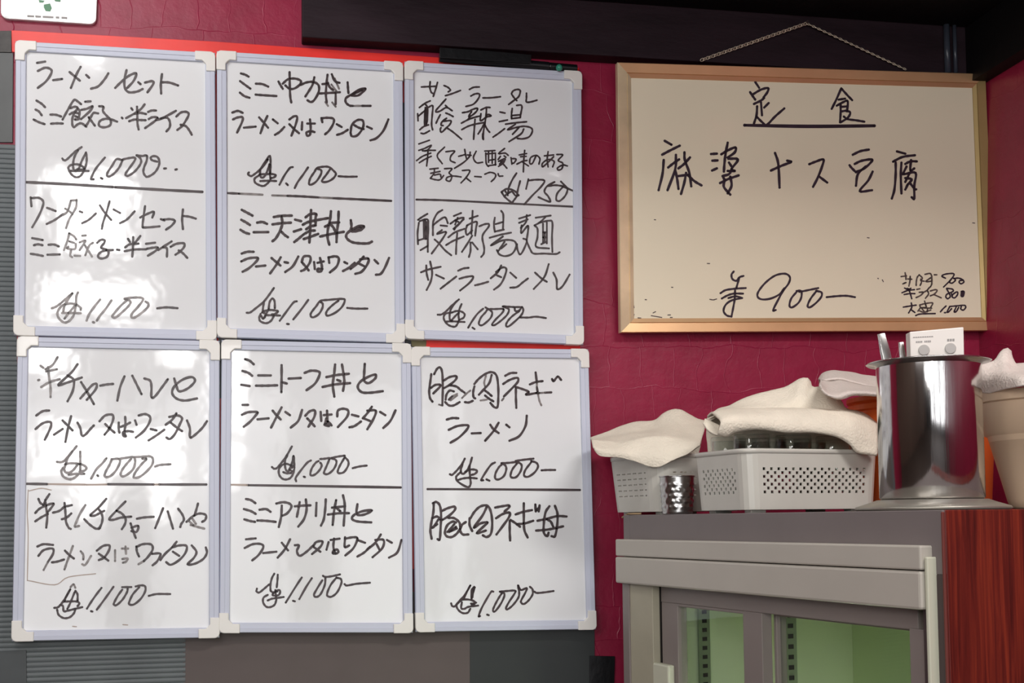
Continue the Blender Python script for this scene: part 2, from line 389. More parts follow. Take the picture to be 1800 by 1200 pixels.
# ------------------------------------------------------------------ whiteboards
def catmull(pts, n=5):
    if len(pts) < 3:
        a, c = pts[0], pts[-1]; return [(a[0]+(c[0]-a[0])*i/2, a[1]+(c[1]-a[1])*i/2) for i in range(3)]
    P = [(2*pts[0][0]-pts[1][0], 2*pts[0][1]-pts[1][1])]+list(pts)+[(2*pts[-1][0]-pts[-2][0], 2*pts[-1][1]-pts[-2][1])]
    out = []
    for i in range(1, len(P)-2):
        p0, p1, p2, p3 = P[i-1:i+3]
        for j in range(n):
            t = j/n; t2 = t*t; t3 = t2*t
            out.append(tuple(.5*((2*p1[k]) + (-p0[k]+p2[k])*t + (2*p0[k]-5*p1[k]+4*p2[k]-p3[k])*t2 + (-p0[k]+3*p1[k]-3*p2[k]+p3[k])*t3)*1.0 for k in (0, 1)))
    out.append(tuple(pts[-1])); return out
def ribbon(b, pts, wpx, toP):
    c = [pts[0]]
    for p in pts[1:]:
        if math.hypot(p[0]-c[-1][0], p[1]-c[-1][1]) > .25: c.append(p)
    if len(c) < 2: c = [(c[0][0]-.6, c[0][1]), (c[0][0]+.6, c[0][1])]
    L = []; R = []; n = len(c); h = wpx/2
    for i, p in enumerate(c):
        a = c[max(i-1, 0)]; d = c[min(i+1, n-1)]
        tx, ty = d[0]-a[0], d[1]-a[1]; l = math.hypot(tx, ty) or 1; tx /= l; ty /= l
        hh = h*(1+.10*math.sin(i*1.3+p[0]*.2))*(.92 if i in (0, n-1) else 1)
        L.append((p[0]-ty*hh, p[1]+tx*hh)); R.append((p[0]+ty*hh, p[1]-tx*hh))
    vs = [toP(*q) for q in L]+[toP(*q) for q in R]
    b.add(vs, [(i, i+1, n+i+1, n+i) for i in range(n-1)])
    for e, o in ((0, 1), (n-1, n-2)):        # round ends and joints
        cx, cy = c[e]; b.add([toP(cx+h*math.cos(2*PI*k/10), cy+h*math.sin(2*PI*k/10)) for k in range(10)], [tuple(range(10))])
    for i in range(1, n-1):                 # fill sharp turns
        a, p, d = c[i-1], c[i], c[i+1]
        v1 = (p[0]-a[0], p[1]-a[1]); v2 = (d[0]-p[0], d[1]-p[1])
        cr = (v1[0]*v2[0]+v1[1]*v2[1])/((math.hypot(*v1)*math.hypot(*v2)) or 1)
        if cr < .8: b.add([toP(p[0]+h*math.cos(2*PI*k/8), p[1]+h*math.sin(2*PI*k/8)) for k in range(8)], [tuple(range(8))])

def write(board, toP, spec):
    # spec: (x0, y0, scale, width px, material, label, strokes)
    x0, y0, s, wpx, M, label, txt = spec; wpx *= .93
    line = bool(label and 'ruled' in label) or M is M_smudge or (M is M_inkfade and txt.count(',') > 2*len(txt.split(';')) > 0 and len(txt.split(';')) <= 3)
    if line:
        for st in txt.split(';'):
            v = st.replace(',', ' ').split()
            b = MB(); ribbon(b, catmull([(x0+float(v[i])/s, y0+float(v[i+1])/s) for i in range(0, len(v)-1, 2)]), wpx, toP)
            o = b.build('drawn_line' if M is not M_smudge else 'smudge', M, board, fix=False)
        return o
    b = MB()
    for st in txt.split(';'):
        v = st.replace(',', ' ').split()
        if len(v) < 2: continue
        pts = [(x0+float(v[i])/s, y0+float(v[i+1])/s) for i in range(0, len(v)-1, 2)]
        ribbon(b, catmull(pts) if len(pts) > 1 else pts, wpx, toP)
    o = b.build('handwriting', M, board, fix=False)
    if label: o['label'] = label
    o['kind'] = 'stuff'
    return o

class Plate:                                # maps (u, v, h) in metres on a board's own quad; h = height above its base plane
    def __init__(s, Q, n, W, H):
        s.Q = Q; s.n = Vector(n).normalized(); s.W = W; s.H = H
    def __call__(s, u, v, h=0):
        a = u/s.W; c = v/s.H; q = s.Q
        return q[0]*(1-a)*(1-c) + q[1]*a*(1-c) + q[2]*a*c + q[3]*(1-a)*c + s.n*h
def frame_rails(T, prof, M, parent, name='frame_rail', bevel=0):
    W, H = T.W, T.H
    for k in range(4):
        b = MB(); vs = []
        for d, h in prof:
            c = [(d, d), (W-d, d), (W-d, H-d), (d, H-d)]
            a, e = c[k], c[(k+1) % 4]
            vs += [T(a[0], a[1], h), T(e[0], e[1], h)]
        m = len(prof); fs = [(2*i, 2*i+1, 2*i+3, 2*i+2) for i in range(m-1)]
        fs.append((2*m-2, 2*m-1, 1, 0)); fs.append(tuple(2*i for i in range(m))); fs.append(tuple(2*i+1 for i in range(m-1, -1, -1)))
        b.add(vs, fs); b.build(name, M[k] if isinstance(M, list) else M, parent, bevel=bevel)
def corner_cap(T, k, M, parent, arm=.031, wd=.0165, r=.008, h0=.0, h1=.0175):
    # L-shaped cap with a rounded outer corner
    W, H = T.W, T.H; e = .0006
    pts = [(arm, -e), (arm, wd-.0025), (wd+.004, wd-.0025), (wd+.0005, wd+.0005), (wd-.0025, wd+.004), (wd-.0025, arm), (-e, arm)]
    for j in range(7):
        a = PI + j/6*PI/2; pts.append((r-e+r*math.cos(a), r-e+r*math.sin(a)))
    fl = {0: lambda u, v: (u, v), 1: lambda u, v: (W-u, v), 2: lambda u, v: (W-u, H-v), 3: lambda u, v: (u, H-v)}[k]
    b = MB(); n = len(pts); vs = [T(*fl(u, v), h1) for u, v in pts]+[T(*fl(u, v), h0) for u, v in pts]
    fs = [tuple(range(n)), tuple(range(2*n-1, n-1, -1))]+[(i, i+n, (i+1) % n+n, (i+1) % n) for i in range(n)]
    b.add(vs, fs); b.build('corner_cap', M, parent, bevel=.0013, segs=3)

def small_board(key, quad, label):
    Yf = -.0105-.0155                      # frame front plane
    Q = [at(x, y, Yf)+Vector((0, .0155, 0)) for x, y in quad]
    T = Plate(Q, (0, -1, 0), .30, .461)
    t = thing('whiteboard', label, 'whiteboard', (Q[3]+Q[2])/2, 'small menu whiteboards')
    b = MB(); P = [T(.006, .006, .0105), T(.294, .006, .0105), T(.294, .455, .0105), T(.006, .455, .0105)]
    b.slab(P, (0, -1, 0), .0100); b.build('writing_panel', M_panel, t, fix=False)
    prof = [(.0005, .0), (.0, .013), (.0012, .0153), (.0075, .0155), (.0082, .0146), (.0145, .0142), (.0155, .0132), (.0157, .0095), (.0157, .001)]
    frame_rails(T, prof, M_alu, t)
    for k in range(4): corner_cap(T, k, M_cap, t)
    yp = Q[0].y-.0105-.0003
    return t, (lambda x, y: at(x, y, yp)), T
BQ = {
 'A': [(27, 71), (378, 92), (380.5, 597.5), (24, 589)],
 'B': [(381, 89), (708, 109.5), (711.6, 602.5), (382, 592.5)],
 'C': [(711.5, 107), (1022.6, 125.8), (1026, 605.5), (712.6, 594.7)],
 'D': [(30.5, 591), (386, 598.5), (385.5, 1120.5), (20.4, 1127)],
 'E': [(389.5, 597), (722.6, 604), (726, 1112), (385.4, 1112)],
 'F': [(723, 609.4), (1034.6, 613.5), (1048.3, 1106), (731, 1110.6)]}
LB = {
 'A': 'small whiteboard in the top left of the grid, listing ラーメンセット and ワンタンメンセット',
 'B': 'small whiteboard in the top middle of the grid, listing ミニ天津丼 below',
 'C': 'small whiteboard in the top right of the grid, with the 750 yen soup 酸辣湯',
 'D': 'small whiteboard at bottom left of the grid, glare and half-rubbed writing',
 'E': 'small whiteboard at bottom middle of the grid, listing ミニトーフ丼 and アサリ丼',
 'F': 'small whiteboard at bottom right of the grid, listing 豚肉ネギラーメン and 豚肉ネギ丼'}
boards = {k: small_board(k, BQ[k], LB[k]) for k in 'ABCDEF'}

# large framed board, hung by a chain and leaning against wall and beam
nG = Vector((0, -1, -.065)).normalized()
pG = at(1400, 583, -.026)
GQ = [(1085.7, 109), (1733, 129.4), (1751.4, 581), (1091.2, 584.5)]
Qg = [on_plane(x, y, pG, nG)-nG*.014 for x, y in GQ]
TG = Plate(Qg, nG, .69, .464)
tG = thing('framed_whiteboard', 'large cream whiteboard in a bronze-gold frame hung on a chain', 'whiteboard', (Qg[2]+Qg[3])/2)
b = MB(); b.slab([TG(.02, .02, .0085), TG(.67, .02, .0085), TG(.67, .444, .0085), TG(.02, .444, .0085)], nG, .0075); b.build('writing_panel', M_panelG, tG, fix=False)
profG = [(.0, .0), (.0, .0125), (.0012, .014), (.0165, .0118), (.0172, .0105), (.018, .0118), (.0245, .0095), (.0252, .008), (.0252, .001)]
M_gold_shaded = mat('bronze_gold_shaded', srgb(176, 150, 100), .35, metal=.6, noise_amt=.14, noise_scale=7)  # same frame gold, shade of the right rail put into the colour
M_gold_lit = mat('bronze_gold_lit', srgb(238, 218, 180), .32, metal=.35, noise_amt=.16, noise_scale=16)  # same frame gold, paled for the light caught by the left rail
frame_rails(TG, profG, [M_gold, M_gold_shaded, M_gold, M_gold_lit], tG)
toG = lambda x, y: on_plane(x, y, TG(.3, .2, .0088), nG)
# hanging chain and its nail
hook = at(1418, 41, -BP-.008)
def chain_run(b, p, q):
    d = (q-p); L = d.length; d.normalize(); n = int(L/.0052)
    side = d.cross(Vector((0, 1, 0))).normalized()
    for i in range(n):
        c = p + d*(i+.5)*L/n
        e = (Vector((0, 1, 0)) if i % 2 else side); e = (e*.8+(side if i % 2 else Vector((0, 1, 0)))*.5).normalized()
        vs = []; fs = []; R = 10; S = 5
        for k in range(R):
            a = 2*PI*k/R; ctr = c + d*(.0038*math.cos(a)) + e*(.0024*math.sin(a)); o = (d*math.cos(a)+e*math.sin(a)); nn = d.cross(e)
            for s_ in range(S):
                g = 2*PI*s_/S; vs.append(ctr + (o*math.cos(g)+nn*math.sin(g))*.00095)
        for k in range(R):
            for s_ in range(S):
                fs.append((k*S+s_, k*S+(s_+1) % S, ((k+1) % R)*S+(s_+1) % S, ((k+1) % R)*S+s_))
        b.add(vs, fs)
b = MB()
endL = TG(.055, .004, -.0005); endR = TG(.655*.93, .004, -.0005)
a1 = at(1232, 106, -BP-.004); a2 = at(1592, 122, -BP-.004)
chain_run(b, hook, a1); chain_run(b, hook, a2)
ch = b.build('hanging_chain', mat('chain_metal', srgb(206, 192, 172), .35, metal=.5), tG, smooth=True, fix=False)
tag(ch, 'twisted metal hanging chain', kind='stuff')
t = thing('wall_nail', 'small dark nail in the beam holding the chain', 'nail', hook+Vector((0, 0, .0)))
b = MB(); b.tube([hook+Vector((0, .010, .001)), hook+Vector((0, -.004, .001))], .0011, 8); b.lathe(hook+Vector((0, -.004, .001)), [(.0028, 0), (.0028, -.001)], 12, axis=(0, 1, 0), cap0=True, cap1=True)
b.build('shank', M_steelplain, t)

# tape and marker over the top right small board, teal magnet
sheet('beam_tape', [(773, 83), (880, 91), (934, 96), (934, 111), (773, 101)], -BP-.0012, .0012, M_tape, 'black tape across the lower edge of the beam above the top right small whiteboard', 'tape')
t = thing('marker_pen', 'black marker pen lying on the top edge of the top right small whiteboard', 'pen', at(890, 112, -.02))
pa, pb, pc = at(772, 101, -.022), at(965, 117, -.022), at(1014, 121, -.022)
b = MB(); b.tube([pa, pb], .0075, 16); b.build('barrel', mat('black_pen_plastic', srgb(20, 20, 24), .3), t, smooth=False, bevel=.001)
b = MB(); b.tube([pb, pc], .0068, 16); b.build('pen_cap', mat('black_pen_cap', srgb(14, 18, 20), .3), t, bevel=.001)
b = MB(); c = at(983, 119, -.033); b.lathe(c, [(0.0, -.0055), (.003, -.005), (.0052, -.0022), (.0056, 0), (.0052, .0022), (.003, .005), (0, .0055)], 20, axis=(0, 1, 0))
tag(b.build('round_magnet', M_pin, smooth=True), 'small round teal-green magnet at the top of the right small whiteboard', 'magnet')
# ------------------------------------------------------------------ handwriting (traced stroke by stroke on each board)
K, Fd, T_, Sm = 'K', 'F', 'T', 'S'
MI = {'K': M_ink, 'F': M_inkfade, 'T': M_inkthin, 'S': M_smudge, 'G': M_inkG}
INK = {
'A': [
(0,0,3.53,4.8,'K','ラーメンセット','230,390 280,382; 235,440 280,420 315,430 318,455 285,505 235,545; 330,497 385,490; 500,415 475,460 440,545; 432,447 465,475 495,500; 535,465 553,482; 565,550 610,535 650,490 672,455; 785,435 772,495 775,545 800,572 850,568 885,552; 715,545 750,510 800,470 845,455 830,500 790,545; 858,510 872,522; 900,512 945,503 950,522 915,572; 1005,460 998,520 1000,580; 1000,510 1050,512 1105,530'),
(50,170,6,4.6,'K','ミニ餃子・半ライス','85,40 140,75 175,110; 75,135 110,155 140,195; 55,240 110,268 170,288; 232,188 290,190 345,208; 238,284 300,280 362,282; 360,240 420,130 480,35 520,50 555,78; 440,120 490,105 515,115 500,150 460,170 435,185; 515,115 540,150 535,200 530,235 490,240; 490,155 465,220 462,290 480,320 520,290 560,280 610,315; 490,165 530,175; 495,205 520,215; 598,52 655,48; 560,138 620,125 675,100 650,150 555,235; 735,175 690,170 665,200 625,280 600,310; 635,215 660,250 700,305; 745,100 790,105 785,150 820,195 855,230 870,270 855,305 800,322 750,310 745,270 780,240 850,232 935,262; 985,220 992,228; 1085,120 1097,138; 1225,80 1185,130 1120,175 1030,225; 1145,105 1148,200 1150,280 1162,345; 1120,180 1180,170 1240,182; 1062,258 1120,240 1175,245 1235,247; 1262,160 1300,145 1345,145; 1268,235 1310,215 1360,220 1340,250 1280,295 1230,330; 1555,148 1480,190 1400,230 1340,250; 1400,228 1460,220 1490,260 1490,320 1455,365; 1560,208 1610,165 1670,160 1690,190 1660,250 1620,310 1570,350; 1605,295 1660,310 1700,360 1722,400'),
(100,245,7.826,4.4,'K','price 1,000 yen','75,262 95,285 130,280 190,225 260,160 340,105; 290,150 245,230 225,310 225,390 240,425 300,400 340,300 400,180; 400,180 410,250 405,330 385,400; 380,400 350,370 280,342 200,350 160,380 165,420 200,480 260,520 320,505 360,450 375,400; 190,432 260,435 330,430 435,432; 280,410 380,415; 660,250 600,320 530,410 480,510 470,545 505,548; 605,530 625,540; 900,285 820,272 760,360 700,450 690,495 720,510 790,465 860,380 900,290 910,275 1000,255 1070,250 1070,290 1000,390 950,460 945,490 980,500 1060,450 1130,370 1160,300 1140,250 1095,218 1170,228 1235,222 1235,290 1200,380 1190,450 1220,505 1260,510 1340,460 1395,380 1410,300 1380,240 1320,230 1290,255 1310,285 1380,305; 1475,400 1500,398; 1630,415 1650,410'),
(0,0,3.53,5.4,'K','ruled divider line','165,1130 430,1143 700,1160; 715,1161 1000,1177 1255,1190'),
(0,300,3.53,4.5,'K','ワンタンメンセット','190,165 195,220; 195,170 240,168 268,190 262,230 235,290 200,350; 292,230 320,240 345,250; 290,330 340,305 390,270; 495,252 510,258; 510,325 550,305 595,265; 680,190 660,260 640,320 632,360; 620,215 650,260 690,305; 705,240 745,262; 745,325 790,300 835,252; 870,290 920,265 955,255 945,290; 900,220 890,290 885,345 900,352 990,345; 998,300 1020,308; 1015,303 1055,300 1085,310 1065,340 1030,365; 1135,240 1130,300 1135,362; 1133,280 1175,285 1215,297'),
(0,300,3.53,4.5,'F',None,'440,185 420,250 390,275; 475,180 470,230 430,300 410,355; 440,185 475,182; 405,235 435,255 450,270'),
(40,395,6,4.6,'K','ミニ餃子・半ライス','100,140 210,160; 118,215 160,205 208,215; 85,305 150,315 212,328; 272,210 330,208 380,228; 260,315 390,312; 785,190 820,160 860,160 860,190 825,240 880,260 905,290 890,335 840,355 800,345 800,310 850,275 950,265; 995,262 1018,266; 1110,148 1130,180; 1240,118 1200,170 1170,200; 1080,238 1130,205 1220,198; 1165,130 1162,230 1155,335; 1075,278 1180,260 1300,258; 1300,200 1395,188; 1310,252 1380,240 1425,240 1400,275 1320,325; 1570,175 1500,220 1430,265; 1480,235 1520,250 1520,335; 1560,232 1620,200 1700,195 1700,235 1660,280 1610,315; 1645,270 1690,300 1735,348'),
(40,395,6,4.4,'F',None,'490,90 470,170 435,265; 490,90 540,120 565,155; 490,175 540,190; 480,230 470,250 550,255 560,200; 510,265 500,320 520,340; 545,325 605,328; 628,115 665,112; 600,185 660,165 640,205 600,265; 740,190 700,220 660,320; 655,215 690,270 730,335'),
(80,500,7.2,4.8,'F','price 1,100 yen','80,300 130,280 190,240; 205,225 270,170 340,110; 340,110 290,180 240,270 225,340; 445,320 440,290 380,250 300,240 220,260 165,320 150,380 180,440 240,480 300,460 350,400 360,360; 410,100 390,150 385,250 370,350; 380,260 310,340 240,430; 210,360 300,358 445,362; 690,190 610,290 550,380 520,455; 600,475 615,480; 835,200 760,310 700,380 650,455; 1030,200 960,260 880,350 845,405 890,415 980,340 1060,260 1075,215 1040,190 1000,178 1100,165 1200,165 1235,190 1180,270 1100,360 1085,405 1120,420 1200,370 1290,290 1300,240 1265,215'),
(80,500,7.2,4.6,'K',None,'1415,300 1530,288 1670,298'),
],
'D': [
(0,580,4,4.8,'F','半チャーハンと','285,250 305,265; 405,190 370,245 320,275; 338,260 345,330 355,400 355,470; 325,290 400,275; 290,400 350,365 420,345; 268,352 276,350'),
(0,580,4,4.8,'K',None,'545,240 500,300 410,385 470,370 575,333; 475,318 518,350 512,425 475,500; 570,365 610,430 660,520; 565,480 600,440 650,385 680,380 670,420 610,490; 705,390 750,382 795,378; 875,325 845,400 825,495; 930,320 960,380 995,450; 1015,340 1055,355 1065,400 1065,470 1090,465 1140,400 1180,345; 1225,340 1240,390 1260,430 1320,410 1370,360 1350,330 1290,345 1230,390 1210,440 1240,480 1300,495 1385,480'),
(0,580,4,4.8,'K','ラーメン又はワンタン','255,600 300,570 345,565; 250,695 300,655 350,645 360,670 340,720 315,770; 380,735 440,695; 500,605 480,680 460,785; 440,635 475,670 510,705; 545,650 565,690 575,740 600,735 640,690 660,670; 700,640 740,600 790,595 795,630 770,690 735,735; 740,660 770,690 805,720; 835,650 835,700 840,720; 880,610 882,660 875,720 885,745 870,745 865,720 900,710 935,715; 850,680 885,665 915,650; 950,635 960,665; 975,600 1020,590 1055,610 1050,650 1010,710 955,755; 1060,695 1080,700 1100,705; 1045,775 1100,740 1155,700; 1240,585 1210,630 1165,665; 1190,610 1250,600 1280,620 1265,660 1230,730 1195,765 1170,755; 1200,650 1250,690 1280,710; 1315,635 1335,690 1335,750 1360,745 1420,690 1455,640'),
(90,775,7.826,4.8,'F','price 1,000 yen','80,285 130,290 180,270 250,190 350,70; 290,140 230,230 200,310; 200,315 180,380 200,430 260,430 320,380 370,310; 190,320 260,305 360,310 440,330 485,365 460,405 390,420; 400,145 400,230 400,330 400,400; 240,460 350,450 455,450; 160,370 140,420 170,490 250,525 320,505 370,460; 760,235 700,310 620,390 550,515; 635,470 645,480; 830,250 930,245 945,290 900,390 830,470 770,495 735,480 750,420 800,330 830,260; 930,245 1030,230 1130,220 1155,280 1130,380 1060,450 990,485 955,460 980,390 1040,310 1100,245; 1130,220 1250,215 1360,210 1400,250 1385,330 1310,420 1220,490 1150,505 1135,480 1170,410 1250,310 1310,245 1250,240; 1430,350 1500,328 1640,318'),
(0,580,4,5.0,'K','ruled divider line, partly rubbed','190,1080 330,1082; 760,1083 1080,1085; 1120,1085 1450,1085'),
(0,580,4,4.0,'S',None,'340,1082 600,1086; 610,1087 750,1085; 1085,1085 1115,1085'),
(40,860,5.4545,4.6,'K','半キムチチャーハンと','150,90 170,130 210,155; 255,45 220,100 200,150; 215,100 225,180 235,260 225,365; 120,225 160,185 230,150 295,135 270,180 240,215; 120,305 180,265 240,235; 290,222 350,205 400,165; 400,130 410,160 470,150; 405,165 410,240 415,310 440,365 460,378; 375,285 420,270 465,230; 800,90 730,170 650,245 690,250 740,225 780,205; 725,185 750,220 765,270 755,330 730,378; 985,115 920,180 830,280 870,290 940,270 1040,260; 900,205 950,230 985,280 980,330 950,380; 1095,280 1160,268 1255,262; 1345,180 1310,270 1270,370; 1390,210 1415,290 1440,375; 1490,185 1530,240 1545,290 1520,330 1510,360; 1680,135 1665,190 1645,250; 1570,310 1640,250 1700,230 1755,245 1750,290 1720,310; 590,285 640,335 700,375 740,370'),
(40,860,5.4545,4.6,'F',None,'600,150 550,230 510,320 500,355 540,350; 1620,270 1660,330; 1610,340 1680,360 1740,375; 1590,300 1640,345'),
(0,840,3.333,4.6,'K',None,'765,265 780,310 795,350; 770,290 810,280 800,315 770,310'),
(40,940,5.4545,4.6,'K','ラーメン又はワンタン','140,110 200,88 290,95; 150,200 200,145 285,130 290,180 240,260; 280,262 330,255 395,235; 405,150 450,195 490,225; 710,150 770,105 830,100 825,150 780,215 730,240; 730,180 780,215 820,245; 1090,110 1095,160 1115,205; 1090,115 1150,88 1230,90 1245,140 1200,210 1160,250; 1240,180 1320,180 1290,250 1245,290; 1475,65 1430,120 1365,180 1320,240; 1430,120 1500,100 1570,105 1560,170 1500,240 1420,285 1375,260; 1440,160 1500,200; 1620,100 1665,160 1640,220 1580,280 1650,275 1730,230 1765,170 1755,120'),
(40,940,5.4545,4.4,'F',None,'240,260 200,335; 480,105 450,190 420,270 400,330; 555,155 580,190 580,235; 570,280 600,285 655,200; 885,145 885,250; 950,130 1010,130; 985,110 990,180; 955,230 1005,225 990,255 960,265; 1160,250 1110,280'),
(80,1015,7.826,4.2,'K','price 1,100 yen','120,415 180,400 260,300 340,160; 340,160 280,270 260,320; 250,330 350,325 440,330 465,360 440,390; 410,180 440,230 440,320; 400,200 360,300 330,370 300,430; 200,375 240,390 250,460 300,455 400,430 505,405; 160,440 180,510 250,555 330,545 390,490 410,430; 770,140 700,230 630,330 570,425; 625,460 645,465; 935,125 860,230 780,340 705,440; 1055,165 1000,240 950,330 940,370 980,375 1060,300 1120,200 1130,150; 1055,130 1180,128; 1240,120 1320,105 1370,120 1370,190 1310,290 1220,365 1160,370 1150,340 1200,230 1290,130; 1420,250 1530,225 1715,225'),
(80,1015,7.826,4.0,'F',None,'345,130 385,90 410,140'),
(0,840,3.333,2.0,'S','rubbed-out smears','165,70 160,200 165,330 160,600; 165,600 320,625 400,580 560,560; 170,75 240,60 300,70; 425,868 448,870; 720,858 748,860'),
],
'B': [
(410,120,6.667,4.6,'K','ミニ中カ丼と','90,60 140,75 180,98; 80,150 140,195 200,238; 78,285 130,325 190,345; 265,180 340,185 410,215; 262,308 350,315 505,325; 530,155 555,200 580,240; 580,180 640,130 720,120 790,145 780,190 720,235 660,240 610,200; 660,45 662,200 668,330 680,400; 790,195 860,165 940,160 1000,200 1000,280 950,370 910,395 870,375; 950,105 930,190 890,260 845,330; 1045,185 1100,180; 1010,295 1100,290 1250,280; 1105,75 1095,160 1085,300 1095,400; 1155,70 1190,150 1245,170; 1200,290 1200,420; 1110,170 1130,220 1170,255; 1340,165 1345,240 1350,290; 1390,320 1470,315 1550,240 1480,250 1380,310 1320,350 1320,400 1360,435 1400,440; 1410,300 1510,255; 1510,440 1610,440'),
(410,120,6.667,4.0,'F',None,'1080,395 1110,440; 1190,120 1240,240; 1160,400 1200,450; 1150,190 1210,270; 1410,440 1510,440'),
(360,60,4.138,4.6,'K','ラーメン又はワンタン','200,570 240,558 275,572; 205,620 240,605 275,605 270,640 235,715; 285,680 370,672; 455,595 430,650 405,720; 395,605 430,645 460,680; 495,620 530,648; 510,732 545,710 578,675; 615,620 650,597 672,605 660,660 630,738; 615,655 650,690 685,720; 708,640 705,695; 745,650 800,650; 765,620 770,680 765,730 745,738 740,715 770,705 798,712; 848,610 855,640; 850,612 890,608 935,615 935,650 905,700 875,728; 960,655 995,675; 962,732 1000,720 1040,695; 1060,720 1070,660 1110,625 1150,630 1150,680 1110,735 1070,742 1060,715; 1085,660 1120,680 1155,690; 1180,672 1215,688; 1335,620 1300,700 1250,755 1205,772'),
(430,265,8.571,4.2,'K','price 1,100 yen','65,325 50,350 95,380 150,350 240,270 370,80 390,150 390,250 385,340; 350,130 290,220 240,280 235,370 265,405 310,370 350,280 375,200; 225,355 320,350 420,350 470,370 440,400 395,410; 215,370 150,420 160,480 230,520 290,528 345,490 370,460; 235,455 350,450 475,455; 380,200 380,330 390,430; 725,245 680,260 600,370 525,510; 625,490 650,515; 955,250 880,360 800,470 755,560; 1090,270 1150,290 1150,350 1080,460 1000,510 970,490 990,410 1050,320 1090,260 1180,240 1270,245 1350,310 1375,350 1340,410 1260,460 1180,470 1170,440 1230,360 1285,280; 1415,382 1550,390 1690,388'),
(360,330,4.138,4.6,'K','ruled divider line, partly rubbed','160,38 250,42; 600,58 700,62 830,70; 930,75 1150,85 1355,95'),
(360,330,4.138,4.2,'F',None,'250,42 420,50; 490,55 600,58; 830,70 930,75'),
(410,360,6.667,5.2,'K','ミニ天津丼と','100,58 160,90 225,125; 95,175 150,205 195,235; 85,292 140,325 185,338; 280,208 340,200 395,222; 240,320 410,318; 475,142 560,128 685,125; 460,228 560,215 675,208; 565,135 575,220 545,310 500,390 460,425; 560,310 600,350 640,378; 725,172 795,190; 710,312 795,285; 715,435 760,400 825,345; 848,145 900,110 970,105 965,150 965,240; 815,232 880,200 970,180 1110,155; 855,285 900,255 960,240; 840,335 900,305 955,300; 825,400 900,375 995,340; 912,60 905,200 900,320 892,440; 1145,75 1135,170 1110,280 1105,380 1125,465; 1235,80 1230,200 1215,320 1210,435; 1130,210 1240,205; 1075,255 1130,230 1170,260 1200,320; 1020,370 1130,345 1295,315; 1378,180 1385,250 1380,300 1420,310 1500,290 1530,250 1470,250 1390,290 1330,340 1330,390 1390,435 1480,450 1580,450 1625,430; 1420,295 1500,260'),
(360,330,4.138,4.9,'K','ラーメン又はワンタン','268,478 310,465 355,465; 265,535 320,512 385,510 370,540 320,585 275,610; 372,572 440,565; 552,505 520,560 475,622; 485,510 520,540 550,565; 580,540 605,545; 680,500 640,570 585,612; 705,540 720,500 765,500 765,540 730,590 700,605; 710,545 740,580 755,600; 795,540 800,590; 820,545 865,535; 838,510 850,560 850,600 825,610 820,590 855,590; 900,505 905,545; 905,505 950,498 975,515 960,570 910,615; 1015,540 1035,550; 1005,605 1050,580 1090,545; 1155,500 1120,540 1060,590; 1130,520 1190,515 1180,560 1140,610 1095,625; 1120,550 1160,570; 1235,525 1260,550; 1340,510 1310,580 1280,625 1245,632'),
(430,500,8.182,4.2,'K','price 1,100 yen','30,405 80,400 160,340 270,250 350,150 420,50; 280,240 265,330 260,400; 270,385 350,365 430,370 480,385 440,420 390,430; 345,350 360,250 400,200 430,240 435,340; 345,350 310,420 270,490 240,450; 250,400 300,420 290,470; 230,420 210,480 230,530 310,555 380,520 420,450; 320,440 400,440 510,445; 750,240 700,260 600,390 505,520; 610,565 635,568; 915,220 820,350 700,500; 1090,250 1120,270 1120,330 1070,420 990,470 950,450 960,400 1030,310 1090,235 1200,220 1400,205 1440,230 1400,320 1310,400 1210,445 1170,430 1190,370 1270,290 1350,230; 1475,335 1600,345 1765,345'),
],
'E': [
(360,600,4.445,5.0,'K','ミニトーフ丼と','315,138 350,150 382,178; 295,230 340,245 370,268; 285,338 350,348; 418,265 515,265; 400,345 480,345 565,342; 600,185 600,280 598,395; 605,318 640,328; 655,290 750,285; 780,245 830,228 890,235 895,265 860,330 795,380; 1018,180 1010,260 1000,340 1012,430; 1072,180 1085,260 1090,320 1080,385; 950,278 1030,262 1125,252; 920,355 1020,335 1135,325; 1035,300 1060,310; 1250,175 1245,250 1245,305 1280,325 1330,290 1335,260 1290,270 1220,310 1195,355 1225,395 1290,400 1390,388'),
(360,600,4.445,4.9,'K','ラーメン又はワンタン','295,495 338,495; 290,572 340,552 410,552 395,580 350,630 305,665; 412,608 498,600; 600,515 560,590 518,672; 530,540 560,575 592,608; 630,550 665,575; 760,535 730,620 672,672; 785,580 820,545 860,540 855,590 810,665; 800,600 830,630 858,662; 905,550 910,620; 955,540 960,650; 930,575 990,570; 950,600 940,650 970,660; 935,650 960,625 990,655; 1035,585 1040,540 1080,525 1120,540 1110,590 1040,668; 1150,572 1200,585; 1130,670 1170,660 1220,625; 1305,510 1270,560 1235,600; 1270,540 1335,540 1320,600 1270,685; 1240,600 1290,620; 1370,550 1410,575; 1490,538 1450,620 1395,675'),
(470,775,10,4.2,'K','price 1,000 yen','80,455 120,485 170,470 240,390 330,270 430,95; 350,250 310,340 310,440 330,510 370,530 400,470 440,360 460,260 470,350 475,470; 420,430 340,400 260,420 205,490 205,580 250,650 320,675 400,650 450,580 470,500; 280,545 340,565 420,560; 430,470 460,430; 380,500 440,530; 765,340 700,380 600,500 500,640 505,705; 640,625 660,632; 930,380 955,420 930,490 860,570 790,605 755,580 780,480 850,380 900,350; 930,315 1000,310 1100,300 1200,330 1210,400 1160,500 1080,570 1020,580 995,550 1040,440 1090,320; 1130,295 1250,270 1360,255; 1360,280 1420,350 1420,430 1350,540 1270,565 1235,540 1270,440 1350,300; 1500,475 1620,445 1745,430'),
(360,600,4.445,4.8,'K','ruled divider line','340,1122 900,1130 1530,1140'),
(360,600,4.445,4.0,'S',None,'210,1118 330,1121'),
